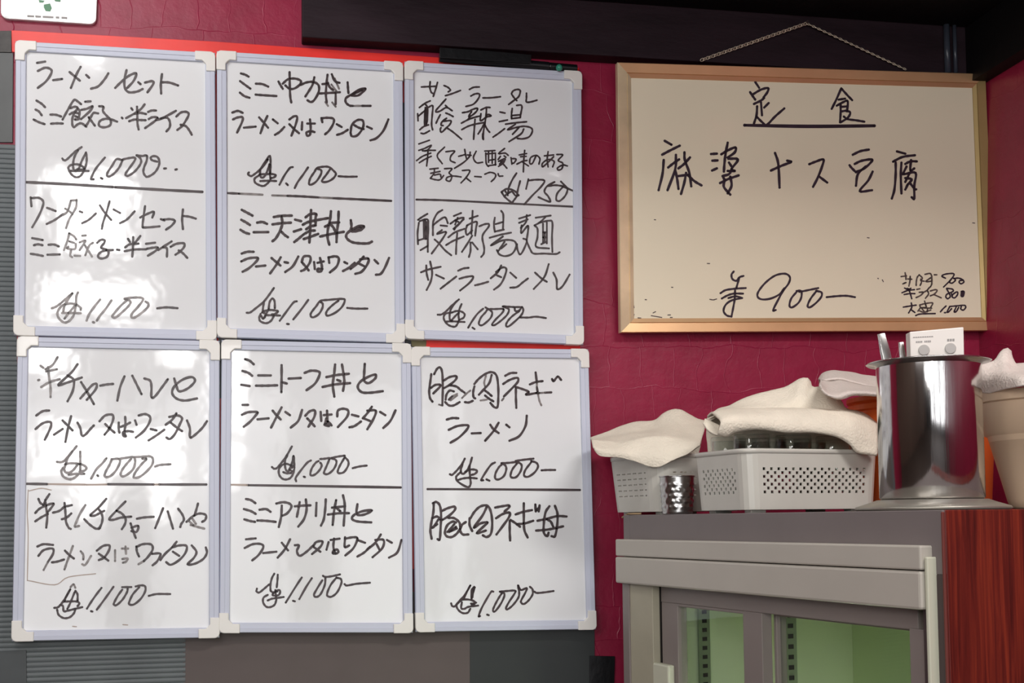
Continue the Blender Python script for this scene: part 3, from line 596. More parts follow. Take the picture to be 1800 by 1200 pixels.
(360,840,4.137,4.8,'K','ミニアサリ丼と','300,152 335,160 368,182; 285,225 335,240 370,260; 288,300 330,312 365,318; 398,230 445,225 478,245; 382,308 440,310 515,318; 520,185 570,175 615,185 630,210 600,255 560,275; 560,200 555,280 538,355; 655,205 710,200 768,198; 690,175 680,230 670,280; 735,155 740,230 720,300 680,352; 812,180 808,275; 880,155 875,230 865,300 845,345; 955,160 940,240 930,340; 1005,125 1018,200 1010,345; 925,215 1020,205; 895,265 980,255 1048,255; 960,220 985,240; 1110,190 1105,262 1160,265 1215,235 1150,240 1090,265 1070,295 1110,315 1210,322'),
(360,840,4.137,4.6,'K','ラーメン又はワンタン','300,445 370,438; 290,508 350,480 410,480 425,505 390,560 345,598; 425,545 520,535; 620,445 580,520 530,578; 560,470 605,525; 655,488 685,490 670,530 690,565 740,535 790,488; 790,495 810,465 855,460 840,500 780,552; 790,500 840,535; 900,465 885,520; 915,450 980,440; 940,440 935,500 950,545 970,540 965,520 940,525 930,545 950,550; 1020,430 1018,500 1050,490; 1020,440 1080,430 1110,440 1080,510 1022,562; 1110,450 1165,470; 1110,570 1160,540 1200,500; 1280,410 1240,470 1180,520; 1240,450 1300,450 1290,510 1220,575; 1250,480 1270,520; 1325,450 1360,470; 1430,450 1400,540 1340,578'),
(440,1000,8.182,4.1,'K','price 1,100 yen','95,280 90,320 130,335 200,280 270,220; 345,65 310,130 290,220 290,300; 395,80 390,160 380,260; 290,310 340,340 400,300 430,320 410,370 360,380 320,370 340,330 390,320; 360,300 370,400; 250,370 190,410 185,480 230,540 290,545 350,510 375,440; 250,450 310,425 380,415 480,400; 740,120 660,240 510,480; 615,455 640,462; 885,130 800,260 705,430; 1035,160 960,280 915,370 950,400 1010,360 1070,230 1080,130; 1045,95 1080,112 1180,100 1290,75; 1240,120 1160,220 1110,330 1110,385 1170,395 1250,330 1310,200 1300,140 1250,125; 1355,215 1390,235 1530,210 1720,195'),
],
'C': [
(725,140,8.182,3.6,'K','サンラータン, small reading above the dish','130,105 220,100 340,95; 255,30 250,110 270,180 300,200; 360,40 335,130 300,240; 455,85 510,110 545,150 515,175; 475,230 560,205 690,155; 820,140 880,110 960,105; 840,235 900,205 960,205 955,260 880,350 770,385; 1015,262 1130,260 1265,245; 1425,200 1450,160 1510,140 1550,160 1530,240 1470,290 1385,355; 1430,215 1470,270 1500,300; 1640,195 1640,260 1640,320 1700,320 1790,295'),
(725,140,8.182,3.6,'K','酸辣湯','100,400 180,340 255,305; 75,490 80,590; 90,520 160,460 190,440; 180,350 215,400 215,560 200,650; 185,400 175,560 175,660; 225,400 290,375 285,500 275,640 290,720; 105,720 160,675 230,650; 125,770 170,775 245,735; 200,400 195,640; 480,280 400,370 340,440 345,465 400,450 490,400 570,445; 475,370 500,395; 400,505 370,560 340,625; 480,480 530,500 585,530; 490,555 430,600 410,650 440,660; 430,600 550,590 540,640 490,690 420,755 400,720 410,690; 490,690 580,750 705,855; 720,475 800,460 860,430 930,410 925,450 860,510 810,530 830,490 850,460; 705,625 790,580 880,545 960,525; 830,530 800,570; 710,718 800,670 900,640 1040,615; 900,570 890,700 880,855; 985,435 1060,400 1115,400; 1065,400 1060,500 1040,640 1020,760 1020,860; 985,490 975,570 990,590 1060,540 1130,520 1090,500 1060,520; 1030,640 990,710 945,780; 1040,650 1080,720 1110,755; 1010,780 1012,850; 1260,465 1330,480; 1250,603 1365,580; 1160,825 1240,770 1325,705; 1435,415 1425,490 1425,560; 1500,370 1560,365 1575,400 1560,480 1550,545; 1430,515 1550,505; 1430,560 1545,545; 1340,640 1480,620 1640,605; 1480,640 1370,720 1480,690 1600,670 1700,690 1725,740 1680,820 1590,850 1510,845; 1530,690 1440,785; 1600,710 1560,780 1390,890'),
(725,240,6.207,3.3,'K','辛くて少し酸味のある','70,80 185,40; 70,150 130,130 205,95 160,150 110,155; 130,155 180,150 250,150; 45,262 110,215 200,180; 75,285 140,245 205,215; 170,150 165,230 155,320; 350,115 270,205 325,295; 365,165 460,158 420,210 415,260 465,285; 505,215 560,200 580,190; 570,140 580,200 590,240; 630,170 620,220 560,280 460,345; 600,200 640,205; 695,160 665,230 700,285 765,280; 790,158 900,152; 800,180 805,290 830,325; 830,165 830,280; 870,165 870,290; 905,180 905,310; 805,190 905,180; 830,260 890,250; 820,320 910,305; 1005,130 940,185 1010,180 1045,205; 960,215 935,250; 1000,210 1020,225; 940,270 1010,240 990,290 940,325; 960,270 1000,310 1030,345; 950,300 990,260; 1075,230 1085,300; 1080,240 1130,245 1110,285 1090,290; 1165,200 1245,185; 1225,150 1215,250 1210,385; 1140,300 1200,270 1250,260; 1205,280 1265,320; 1180,220 1240,215; 1350,205 1310,290 1280,290 1290,230 1350,205 1390,240 1380,300; 1440,210 1540,200; 1480,165 1470,250 1480,330; 1540,220 1480,280 1420,330 1420,290 1480,250 1545,270 1530,330; 1575,195 1640,200 1590,260 1640,290 1630,350 1590,365 1585,340 1640,310 1690,320'),
(725,240,6.207,3.3,'K','玉子スープ','190,355 280,345; 200,400 300,380; 240,350 235,400 200,450; 195,455 250,470 300,470 340,425; 240,420 300,410 310,440; 350,350 430,350 400,395 430,430 410,485 370,475 380,445 440,430 530,440; 545,370 625,370 590,440 530,505; 585,450 635,490; 680,435 750,440; 790,410 850,390 905,410 900,450 860,490; 935,405 945,430 985,430'),
(725,240,6.207,3.8,'K','price 750 yen','1135,400 1090,470 1050,560 1045,620; 1175,485 1150,580 1140,650; 970,605 1030,570 1110,590 1160,640; 975,610 1010,660 1080,715 1110,690 1140,650; 1000,650 1080,600 1120,640 1150,645; 1010,590 1040,640; 1265,465 1240,570; 1265,480 1350,470 1440,480 1400,550 1310,640 1220,740; 1550,495 1470,540 1440,600 1480,650 1505,710 1440,690 1375,660; 1480,540 1560,530 1640,540; 1640,550 1580,620 1570,690 1610,700 1670,640 1690,570 1640,545; 1620,490 1690,560 1750,590'),
(700,90,4.365,4.0,'K','ruled divider line','140,1138 330,1142 700,1160 1340,1192'),
(725,360,6.667,3.8,'K','酸辣湯麺','65,175 115,140 175,105; 75,210 60,330 65,460; 85,190 175,170 185,260 180,420 180,550; 130,180 135,390; 150,180 150,400; 165,200 165,400; 70,415 150,390; 95,530 180,480; 350,60 290,100 245,190 240,260 240,355; 240,240 300,190 380,145 415,215; 330,240 405,248; 345,295 290,340 390,315 370,370 300,470 225,570; 260,405 310,450 380,530 455,590; 485,130 570,95; 445,220 520,170 600,150 560,210 510,260 490,290; 500,180 540,200; 530,150 500,230; 600,170 480,280; 420,380 500,320 610,280; 395,470 480,420 600,370; 525,330 515,450 510,575; 670,160 765,128; 705,70 700,180 690,340; 640,240 625,300 640,350 700,300; 640,240 700,210 755,200 745,270 735,360; 700,360 640,460 580,550; 680,440 680,540 662,610; 700,440 765,520; 785,250 850,225 895,225 890,260 830,340 820,400 840,500 835,570 805,610; 965,150 955,230 965,315; 1040,70 1065,120 1060,290; 975,225 1060,200; 975,310 1070,290; 905,385 1030,350 1155,325; 1060,370 920,475 1040,420 1130,410 1200,430 1215,490 1170,570 1090,600 1020,580 990,530; 1080,430 1040,490 1000,550; 1040,510 1100,460; 1250,160 1380,120; 1340,120 1330,200 1270,270; 1250,210 1350,170; 1280,240 1275,330 1350,245 1355,300 1340,400; 1300,395 1340,420 1300,530 1260,580 1230,520 1225,460; 1340,430 1380,520 1420,570 1540,570 1680,575 1725,555; 1445,150 1620,125; 1560,140 1500,200 1430,240; 1430,240 1465,280 1465,380 1450,490 1600,510; 1480,210 1600,185 1640,210 1635,380 1640,550; 1530,220 1530,440; 1575,210 1575,450; 1550,330 1550,440; 1530,320 1575,320; 1530,380 1575,380; 1510,460 1570,430'),
(700,345,4.365,4.0,'K','サンラータンメン','175,582 235,560 325,540; 215,530 218,590 230,640; 245,500 260,580 250,650 218,718; 290,602 350,630; 325,708 380,665 445,615; 460,570 500,553 540,548; 470,632 520,618 575,615 550,660 475,722; 590,682 640,670 690,655; 790,530 765,580 710,628; 750,580 800,545 830,560 810,630 780,680 735,715; 745,600 790,620; 860,585 905,625; 860,700 910,695 955,660 995,630; 1155,520 1120,620 1040,710; 1050,585 1100,630 1140,655; 1190,585 1215,640 1220,710 1260,690 1315,600'),
(760,515,8.571,3.9,'K','price 1,000 yen','80,325 140,320 210,270 290,190 400,95; 350,140 280,240 260,330 265,400 300,420; 440,165 405,250 395,330 400,400; 280,420 350,340 400,300; 300,290 360,270 430,275 485,315 470,370 410,400; 300,290 200,310 170,370 200,440 260,490 340,505 380,460 395,420; 195,430 300,425 485,435; 765,235 680,310 600,420 540,520; 605,520 635,540; 800,215 850,245 900,290 880,370 800,450 740,485 700,460 730,370 800,290 840,245 950,240 1070,240 1050,300 960,390 900,470 940,480 1040,410 1130,320 1150,240 1060,200 1150,205 1240,210; 1240,215 1250,270 1310,260 1350,210 1370,260 1340,330 1250,420 1150,500 1110,490 1130,430 1200,350 1310,270; 1230,210 1350,210; 1320,365 1450,368 1560,355 1710,375'),
],
'F': [
(740,640,6.923,4.5,'K','豚肉ネギ, partly rubbed','125,120 115,200 100,320 110,410 140,455; 160,120 200,50 240,45 260,120 265,300 260,500; 115,290 180,250 240,260 150,355; 275,200 350,155 430,145 420,190 350,250 280,290; 350,255 430,270 480,310 530,345; 400,330 350,320 310,370 300,430; 295,460 340,500 400,500 470,460; 340,430 380,390; 535,460 580,465 630,445; 650,240 700,180 780,120 860,95 920,140 940,280 940,430 930,520 890,520 845,470; 650,270 635,340 640,400 660,415; 860,130 830,230 760,310 705,370; 780,320 820,350 860,385; 780,380 830,420 880,450; 1025,140 1090,108 1160,105; 1000,240 1080,190 1170,165 1180,210 1110,290 1010,390; 1155,290 1155,400 1160,530; 1150,275 1230,300 1310,335 1280,370 1400,350; 1325,245 1400,215 1480,205; 1395,100 1410,220; 1410,280 1420,340; 1400,350 1440,350; 1510,345 1585,342; 1595,180 1615,205 1665,150 1705,190'),
(740,640,6.923,3.8,'F',None,'220,490 250,500; 380,390 440,360; 360,440 440,380; 600,320 550,360 500,410; 790,140 770,220 780,270; 725,440 800,430; 985,440 1005,415; 1410,220 1410,280; 1420,340 1440,440 1465,500; 1440,350 1510,345'),
(710,600,4.446,4.7,'K','ラーメン','335,610 380,598 425,600; 350,690 420,660 500,655 490,690 430,750 365,790; 530,718 600,715; 740,635 700,700 635,775; 675,650 700,685 740,715; 800,650 825,670; 960,580 950,660 900,740 825,775'),
(780,795,8.78,4.2,'K','price 1,000 yen','95,335 130,345 200,280 280,180 325,95; 290,180 265,260 270,310 300,330 350,290 400,200 435,80; 400,200 400,300 410,400 415,480 390,530 330,520 220,450 190,390 210,350 265,300; 330,300 400,265 480,265 515,290 480,330 430,345; 220,425 300,400 400,390 510,400; 790,155 730,190 650,300 580,420 610,428; 660,415 705,435; 895,170 950,200 965,260 930,360 850,415 795,400 800,320 850,230 890,190; 890,165 1000,160 1130,150 1200,190 1190,280 1130,370 1070,390 1030,360 1060,260 1130,170; 1110,130 1250,110 1385,95; 1350,130 1430,160 1455,220 1400,310 1300,375 1240,355 1260,270 1350,150; 1510,275 1600,270 1720,270'),
(710,600,4.446,4.6,'K','ruled divider line','185,1153 700,1155 1375,1160'),
(740,870,6.667,4.8,'K','豚肉ネギ丼','150,90 145,200 120,330 110,420 125,510; 140,95 180,80 220,120 235,220 230,380 220,515 195,515; 130,270 190,250 230,290; 200,290 150,370 130,380 190,340; 245,185 320,150 395,135 395,175 330,240 250,290; 320,265 390,270 450,320 460,380; 410,320 370,310 310,350 280,430 300,480 360,490 420,450 460,390; 390,340 340,400 310,430; 350,420 410,370; 330,430 420,390; 525,315 480,350 460,410 490,460 555,460; 570,270 570,350 600,420; 580,270 630,190 700,130 780,125 820,200 835,330 820,450 770,490 725,470; 770,140 720,240 620,380 700,330 780,320 730,370 655,445 760,415; 870,145 950,130 1030,120 1030,145 980,190; 880,270 960,220 1040,205 1030,260 960,360 885,460; 1040,300 1040,420 1045,530; 1050,290 1110,330 1160,370; 1110,225 1200,195 1300,175; 1205,95 1205,240 1210,400 1250,495; 1130,340 1220,330 1315,300; 1340,110 1345,190; 1390,120 1380,190; 1350,180 1380,150; 1505,130 1460,200 1440,330 1440,440 1480,480 1495,440; 1570,125 1600,220 1595,360 1570,480 1530,480; 1365,300 1480,275 1600,245 1705,250; 1350,415 1470,405 1580,385 1665,365; 1470,280 1520,310 1550,370'),
(780,1015,8.78,4.0,'K','price 1,000 yen','115,395 130,435 170,440 240,360 330,260 410,120; 410,120 350,230 310,330; 470,140 430,200 430,330; 480,150 450,240 430,320; 460,150 445,300; 500,385 440,350 350,335 270,350 200,420 220,490 290,545 370,540 410,480; 280,380 270,470 320,480 380,450 530,430; 420,400 480,400 430,430; 765,215 730,220 650,350 580,480 540,590 560,592; 670,570 695,578; 865,215 930,240 930,300 870,420 790,520 760,500 790,420 850,310 900,235; 870,215 980,205 1100,200 1090,250 1010,370 960,470 990,485 1070,420 1150,310 1165,230 1150,150 1150,120 1190,190 1280,160 1260,230 1200,340 1195,385 1240,405 1310,350 1370,260 1370,180 1330,140; 1400,215 1440,235 1560,225 1695,205'),
]}
for k, (t, toP, T) in boards.items():
    for s in INK[k]: write(t, toP, s[:4]+(MI[s[4]],)+s[5:])
INKG = [
(1070,90,4.446,4.6,'G','定','1145,240 1175,285; 1105,320 1125,350 1145,378; 1130,335 1190,300 1245,288 1240,320 1210,360; 1135,412 1190,385 1215,365; 1160,430 1155,500 1135,565; 1190,400 1198,500; 1215,440 1250,405; 1155,510 1200,555 1235,575 1300,510 1372,447'),
(1400,90,4.443,4.4,'G','食','350,290 310,380 275,450; 350,290 390,335 435,382; 330,378 380,370; 315,425 360,400 400,390 395,470; 345,410 345,480 340,555; 350,435 395,430; 350,470 390,465 420,480 400,520 345,555; 370,510 400,530 470,540 530,550'),
(0,0,1,6.2,'G','ruled underline','1309,220 1420,222 1537,221'),
(1070,90,4.446,5.0,'G','麻婆ナ','438,700 490,730; 418,808 480,775 555,738; 430,850 420,960 390,1085; 465,908 500,880 550,845; 525,810 520,920 460,1085; 520,930 535,1000 545,1075; 545,915 590,880 635,830; 592,790 595,850 630,950 645,1055; 605,950 590,1030 565,1115; 545,975 620,965; 620,970 670,1015 725,1048; 800,803 845,800; 810,855 850,853; 808,932 845,915; 930,715 915,790 905,870 900,940; 880,805 930,775 990,752 985,790 930,830; 935,840 1000,840 1005,860 960,920 985,935 930,935; 940,870 960,900; 960,925 940,960 890,975; 870,1030 930,1000 1015,970; 890,975 905,1010 900,1060 950,1120; 950,980 960,1050 930,1110; 1300,795 1325,880 1335,1065; 1268,932 1350,895 1425,865 1395,855'),
(1400,90,4.443,4.8,'G','ス豆腐','100,882 150,862 210,845 200,900 165,990 130,1058; 180,980 240,1025; 440,808 500,780 565,768; 455,880 510,855 590,845 570,880 520,920 470,940; 415,890 430,910 465,945; 540,900 480,960 465,1050; 595,940 560,1010 495,1092 590,1085; 785,782 850,800; 755,862 830,825 925,812; 775,870 775,960 765,1080 745,1150; 820,870 815,970 820,1110; 850,880 890,860 940,860; 895,850 890,930 920,915; 830,960 860,900; 840,960 930,950 920,1050 920,1150 900,1140; 880,960 850,1020; 850,990 900,1000 870,1040; 850,1080 880,1030 915,1065; 925,1080 935,1078'),
(1240,470,6.4286,4.0,'G','price 900 yen','320,45 295,80 305,130 350,150 385,110 430,95; 385,110 370,160 350,230; 170,290 230,255 330,240 455,232; 185,350 250,315 320,295 425,295; 260,345 340,325 415,345; 335,260 330,360 315,450 295,550; 415,345 300,370 230,420 205,490 240,540 295,555; 890,235 840,300 740,350 640,360 590,330 600,270 680,170 790,90 900,70 955,110 940,180 880,260 830,350 765,480 795,480; 1030,265 1080,265 1085,330 1050,400 980,450 950,430 970,350 1040,265; 1060,275 1130,262 1275,232; 1250,265 1310,280 1310,330 1250,400 1180,450 1155,430 1190,350 1260,260; 1370,335 1500,322 1600,320 1690,335'),
(1570,470,12.857,3.0,'T','small notes with 700, 800 and 1,000 yen','180,205 300,190; 270,120 285,200 290,270; 220,370 290,340 240,360; 330,260 420,265; 385,200 380,300 355,420; 590,165 545,220 525,310 520,405; 590,165 660,240 620,290; 625,260 640,330 610,405; 650,300 700,310; 720,155 830,135 870,190 875,290 870,380 840,440; 870,220 750,300 760,320 860,310; 930,165 985,165; 535,495 600,480; 590,560 680,560 620,630 520,680; 820,450 760,520 690,560; 780,530 800,600 730,695; 840,530 960,500 990,530 930,600 840,640; 920,610 1085,685; 600,850 700,820 890,800 850,900; 710,760 740,860; 610,840 620,900 740,900 740,850; 620,910 870,920; 560,985 600,930; 600,980 700,1010 850,960; 650,930 700,990; 780,920 770,1000'),
(1570,470,12.857,3.0,'G',None,'1180,240 1100,195 1180,150 1350,135 1370,180 1290,290 1140,440; 1290,290 1280,340 1340,350 1410,280 1360,240; 1380,245 1480,240 1560,270 1600,320 1550,365 1500,350 1500,300 1580,290; 260,465 340,500 400,470; 200,570 330,520 480,500; 250,610 380,590 490,590; 350,480 390,600 420,705; 320,470 370,520; 1210,470 1340,490 1350,540 1220,600 1190,660 1230,705 1290,660 1270,590 1230,520 1210,480; 1320,590 1340,670 1400,680 1460,600 1440,550 1360,600 1330,640; 1540,540 1600,540 1590,640 1540,650 1540,560; 1570,540 1570,650; 230,895 380,870 520,850; 410,800 420,900 350,1025; 415,960 490,1015; 510,1085 620,1050 950,1040; 1195,870 1130,930 1070,1000; 1160,1020 1185,1020; 1280,880 1220,1000 1250,1005 1320,930; 1290,880 1450,865 1610,855 1640,900 1590,960 1530,940 1540,880; 1430,880 1380,1000 1430,990 1480,900'),
(1070,340,4.614,2.0,'T','specks and short stray marks','820,858 848,862 875,855; 370,212 380,213; 800,567 818,568; 510,760 520,761; 296,860 306,861; 360,968 380,958; 480,985 500,984; 200,1000 206,980; 202,910 206,925; 345,990 430,1005; 500,1005 515,1005; 238,1008 260,1010'),
(1400,340,4.616,2.0,'T',None,'1430,238 1446,240; 575,358 590,360; 697,700 705,715; 1493,430 1497,445; 1500,570 1502,590; 660,688 665,690'),
]
for s in INKG: write(tG, toG, s[:4]+(MI[s[4]],)+s[5:])
# ------------------------------------------------------------------ display refrigerator, standing askew in the corner
UD = Vector((-.2098, .97775, 0)).normalized(); VD = Vector((UD.y, -UD.x, 0))
NC = Vector((.6956, -.8075, 0)); FL, FD = .703, .45
TOP = at(1095, 905, -.12).z
def FT(u, v, z): return NC + UD*u + VD*v + Vector((0, 0, z))       # u along the front, v into the body, z up
def fpt(px, py, off=0):                                            # (u, z) of a pixel on the front plane, off = outward
    p = on_plane(px, py, NC - VD*off, VD) - NC
    return p.dot(UD), p.z
fr = thing('display_refrigerator', 'glass-door display refrigerator with wood-veneer side under the baskets', 'refrigerator', FT(FL/2, FD/2, 0))
def fbox(name, u0, u1, v0, v1, z0, z1, M, par=None, bevel=.001):
    b = MB(); b.box(u0, u1, v0, v1, z0, z1, FT); return b.build(name, M, par or fr, bevel=bevel)
zH0 = fpt(1350, 953)[1]                                            # top of header
zH1 = fpt(1350, 1048)[1]
TB = .006
fbox('side_panel', .0, .018, .004, FD, .06, TOP-.0, M_wood)
fbox('side_panel', FL-.02, FL, .0, FD, .06, TOP, M_frtop)
fbox('back_panel', .018, FL-.02, FD-.02, FD, .06, TOP, M_frtop)
fbox('top_panel', .018, FL-.02, .004, FD-.02, TOP-.045, TOP, M_frtop)
fbox('top_fascia', .0, FL-.02, .0, .004, zH0-.03, TOP, M_frtop)
fbox('base_plinth', .018, FL-.02, .02, FD-.02, .0, .16, M_frtop)
fbox('corner_post', .0, .034, .0, .0038, .06, zH0-.03, M_dkpost)
fbox('corner_post', .018, .034, .0038, .02, .06, zH0-.03, M_dkpost)
fbox('corner_trim', -.0008, .002, -.0008, .003, .06, TOP-.002, mat('reddish_edge_trim', srgb(112, 56, 50), .4))
# header bezel with a seam
uR = fpt(1618, 1000, .016)[0]; uL = FL-.002
zseam = fpt(1350, 990, .016)[1]
zt, zb_ = fpt(1350, 953, .016)[1], fpt(1350, 1048, .016)[1]
fbox('header_bezel', uR, uL, -.016, .004, zseam+.0006, zt, M_bezel, bevel=.002)
fbox('header_bezel', uR, uL, -.017, .004, zb_, zseam-.0006, M_bezel, bevel=.003)
u0, _ = fpt(1633, 1100, .012)
fbox('guide_strip', u0, uR-.001, -.012, .004, .2, zt-.012, M_lightstrip, bevel=.0015)
# recessed door opening: jamb, frame, doors
uj1 = fpt(1112, 1100, 0)[0]; uj2 = fpt(1168, 1100, -.02)[0]
fbox('door_jamb', uj1, FL-.004, -.006, .01, .2, zb_+.004, M_frame)
b = MB(); b.hexa([FT(uj1, -.004, .2), FT(uj2, .0, .2), FT(uj2, .03, .2), FT(uj1, .03, .2), FT(uj1, -.004, zb_+.004), FT(uj2, .0, zb_+.004), FT(uj2, .03, zb_+.004), FT(uj1, .03, zb_+.004)])
b.build('door_jamb', M_jamb, fr, bevel=.001)
fbox('gasket', uj2-.004, uj2, .012, .03, .2, zb_+.004, M_gasket, bevel=0)
V0 = .012
def fq(px, py): return fpt(px, py, -V0)
zf = fq(1400, 1084)[1]
ufr = fq(1612, 1120)[0]; ufl = uj2-.005
fbox('door_frame', ufr-.002, ufl, V0, V0+.03, zf, zb_+.01, M_frame)           # head rail
def door(uA, uB, st0, st1, v, name, handle=False):
    t_ = fbox(name, uA, uA+st0, v, v+.016, .2, zf, M_frame)
    fbox('door_stile', uB-st1, uB, v, v+.016, .2, zf, M_frame, t_)
    fbox('door_rail', uA+st0, uB-st1, v, v+.016, .2, .235, M_frame, t_)
    fbox('door_rail', uA+st0, uB-st1, v, v+.016, zf-.004, zf, M_frame, t_)
    fbox('pane', uA+st0, uB-st1, v+.006, v+.0085, .235, zf-.004, M_pane, t_, bevel=0)
    return t_
um0 = fq(1340, 1150)[0]; um1 = fq(1307, 1150)[0]
ul1 = fq(1192, 1150)[0]; ur0 = fq(1600, 1150)[0]; ur1 = fq(1586, 1150)[0]
dl = door(um0, ufl-.001, um1-um0, ufl-.001-ul1, V0, 'sliding_door')
dr = door(ur0-.006, um0-.001, ur1-ur0+.006, .006, V0+.018, 'sliding_door')
fbox('door_frame', ufr-.02, ur0-.004, V0-.004, V0+.03, .2, zf+.002, M_frame)
hz = fq(1175, 1166)[1]
uh0 = fq(1158, 1180)[0]; uh1 = fq(1187, 1180)[0]
fbox('door_handle', uh1, uh0, V0-.012, V0, hz-.12, hz, M_lightstrip, dl, bevel=.003)
# liner, rails, shelves, inner lamp
iv0, iv1 = .05, FD-.03
fbox('liner_wall', .02, .03, iv0, iv1, .2, TOP-.05, M_inner)
fbox('liner_wall', FL-.03, FL-.021, .045, iv1, .2, TOP-.05, M_innerlight)
fbox('liner_wall', .03, FL-.03, iv1-.01, iv1, .2, TOP-.05, M_inner)
fbox('liner_wall', .03, FL-.03, .05, iv1-.01, TOP-.058, TOP-.05, M_innerlight)
for uu, px in ((FL-.034, 0), (um1+.0, 1)):
    for vv in ((.06, .11) if px == 0 else (.075,)):
        r_ = fbox('shelf_rail', uu-.004, uu+.0, vv, vv+.02, .2, TOP-.07, M_rail, bevel=0)
        b = MB()
        for k in range(26):
            z = TOP-.1-k*.014; b.box(uu-.0052, uu-.004, vv+.006, vv+.014, z, z+.006, FT)
        b.build('slot', M_gasket, r_)
for z in (TOP-.36, TOP-.68, TOP-1.0):
    fbox('shelf', .032, FL-.036, .09, iv1-.012, z, z+.006, mat('white_wire_shelf', srgb(220, 224, 210), .4))
# upright fluorescent tube just inside, behind the mullion
b2 = MB(); b2.tube([FT(um1-.03, .085, TOP-.30), FT(um1-.03, .085, TOP-.90)], .009, 14)
b2.build('fluorescent_tube', mat('lit_tube', (1, 1, 1, 1), .5, emit=((.88, 1, .72, 1), 32)), fr, smooth=True)
t_ = fbox('price_tag_strip', .04, FL-.04, .088, .092, TOP-.12, TOP-.085, M_innerlight)

# ------------------------------------------------------------------ things on top of the refrigerator
def ftop(px, zc, h=0):
    d = ray(px, 700); d = Vector((d.x, d.y, 0)); P = CAM + AX_F*0 + d*zc; return Vector((P.x, P.y, TOP+h))
def rrect(L, Wd, r, n=5):
    pts = []
    for cx, cy, a0 in ((L/2-r, Wd/2-r, 0), (-L/2+r, Wd/2-r, PI/2), (-L/2+r, -Wd/2+r, PI), (L/2-r, -Wd/2+r, 3*PI/2)):
        for j in range(n+1):
            a = a0+PI/2*j/n; pts.append((cx+r*math.cos(a), cy+r*math.sin(a)))
    return pts
def basket(ctr, L, Wd, H, label, style, r=.018):
    # L along VD, Wd along UD
    t = thing('plastic_basket', label, 'basket', ctr, 'perforated baskets on the refrigerator')
    def P(x, y, z, k=1): return ctr + VD*(x*k) + UD*(y*k) + Vector((0, 0, z))
    foot, z0 = .005, .005
    def sc(z): return 1+.10*(z-z0)/H if style == 'slit' else 1+.05*(z-z0)/H
    base = rrect(L, Wd, r, 4); n = len(base)
    wall = MB()
    # perimeter subdivided finely; perforated band of square holes
    per = []
    for i in range(n):
        a, c = base[i], base[(i+1) % n]; l = math.hypot(c[0]-a[0], c[1]-a[1])
        m = max(1, round(l/.0056)) if l > .01 else 1
        for j in range(m): per.append((a[0]+(c[0]-a[0])*j/m, a[1]+(c[1]-a[1])*j/m, l > .01 and 0 < j < m-1))
    m = len(per); zb, zt = z0+H*.26, z0+H*.72
    rows = 7 if style == 'hole' else 9
    zs = [z0, z0+.003]+[zb+(zt-zb)*i/rows for i in range(rows+1)]+[z0+H*.8, z0+H]
    for zi in range(len(zs)-1):
        za, zc_ = zs[zi], zs[zi+1]; band = 2 <= zi < 2+rows
        for i in range(m):
            x0, y0, h = per[i]; x1, y1, _ = per[(i+1) % m]
            A, B_, C_, D_ = P(x0, y0, za, sc(za)), P(x1, y1, za, sc(za)), P(x1, y1, zc_, sc(zc_)), P(x0, y0, zc_, sc(zc_))
            hole = band and h and (((i+zi) % 2 == 0) if style == 'hole' else (zi % 2 == 0 and i % 3 != 0))
            if hole:
                mI = lambda a, c: (A*(1-a)+B_*a)*(1-c)+(D_*(1-a)+C_*a)*c
                g, e = (.14, .14) if style == 'hole' else (.06, .3)
                q = [mI(g, e), mI(1-g, e), mI(1-g, 1-e), mI(g, 1-e)]
                wall.add([A, B_, C_, D_]+q, [(0, 1, 5, 4), (1, 2, 6, 5), (2, 3, 7, 6), (3, 0, 4, 7)])
            else: wall.add([A, B_, C_, D_], [(0, 1, 2, 3)])
    wall.add([P(x, y, z0) for x, y, h in per], [tuple(range(m))])
    wall.build('basket_wall', M_greyplastic, t, solid=.0016)
    rim = MB(); vs = []
    for k_, dz, gr in ((1, -.004, 1), (1.014, -.004, 1), (1.02, 0, 1), (1.014, .0025, 1), (1, .0025, 1)):
        vs += [P(x, y, z0+H+dz, sc(z0+H)*k_) for x, y, h in per]
    fs = [(a*m+i, a*m+(i+1) % m, (a+1)*m+(i+1) % m, (a+1)*m+i) for a in range(4) for i in range(m)]
    rim.add(vs, fs); rim.build('rim', M_greyplastic, t, smooth=True)
    for sx in (-1, 1):
        for sy in (-1, 1):
            b = MB(); x, y = sx*(L/2-.024), sy*(Wd/2-.02); b.box(x-.012, x+.012, y-.008, y+.008, 0, foot, lambda a, c, e: P(a, c, e)); b.build('foot', M_greyplastic, t, bevel=.001)
    return t
uc = fpt(1312, 890)[0]
B2L, B2W = .212, .128
B2c = FT(uc+B2W/2+.004, .006+B2L/2, TOP)
basket(B2c, B2L, B2W, .078, 'grey perforated basket of upturned glasses, the right of the two baskets', 'hole')
uc1 = fpt(1150, 895)[0]
B1L, B1W = .15, .142
B1c = FT(uc1+B1W/2+.000, .006+B1L/2, TOP)
basket(B1c, B1L, B1W, .084, 'grey slatted basket at the left end of the refrigerator, the left of the two baskets', 'slit', r=.022)
# glasses in the right basket
g0 = None
for i in range(3):
    for j in range(2):
        c = B2c + VD*(-.075+.068*i) + UD*(-.029+.058*j) + Vector((0, 0, .0065))
        if g0 is None:
            g0 = thing('glass_tumbler', 'clear glass tumbler standing upside down in the right perforated basket', 'glass', c, 'tumblers in the right basket')
            b = MB(); b.lathe(c, [(.0265, 0), (.0262, 0), (.0232, .094), (.0, .0945), (0, .1), (.0235, .1), (.0245, .098), (.0275, 0), (.0265, 0)], 28)
            gb = b.build('bowl', M_glass, g0, smooth=True)
        else:
            o = g0.copy(); o.location = c; C.objects.link(o); k = gb.copy(); k.parent = o; C.objects.link(k)
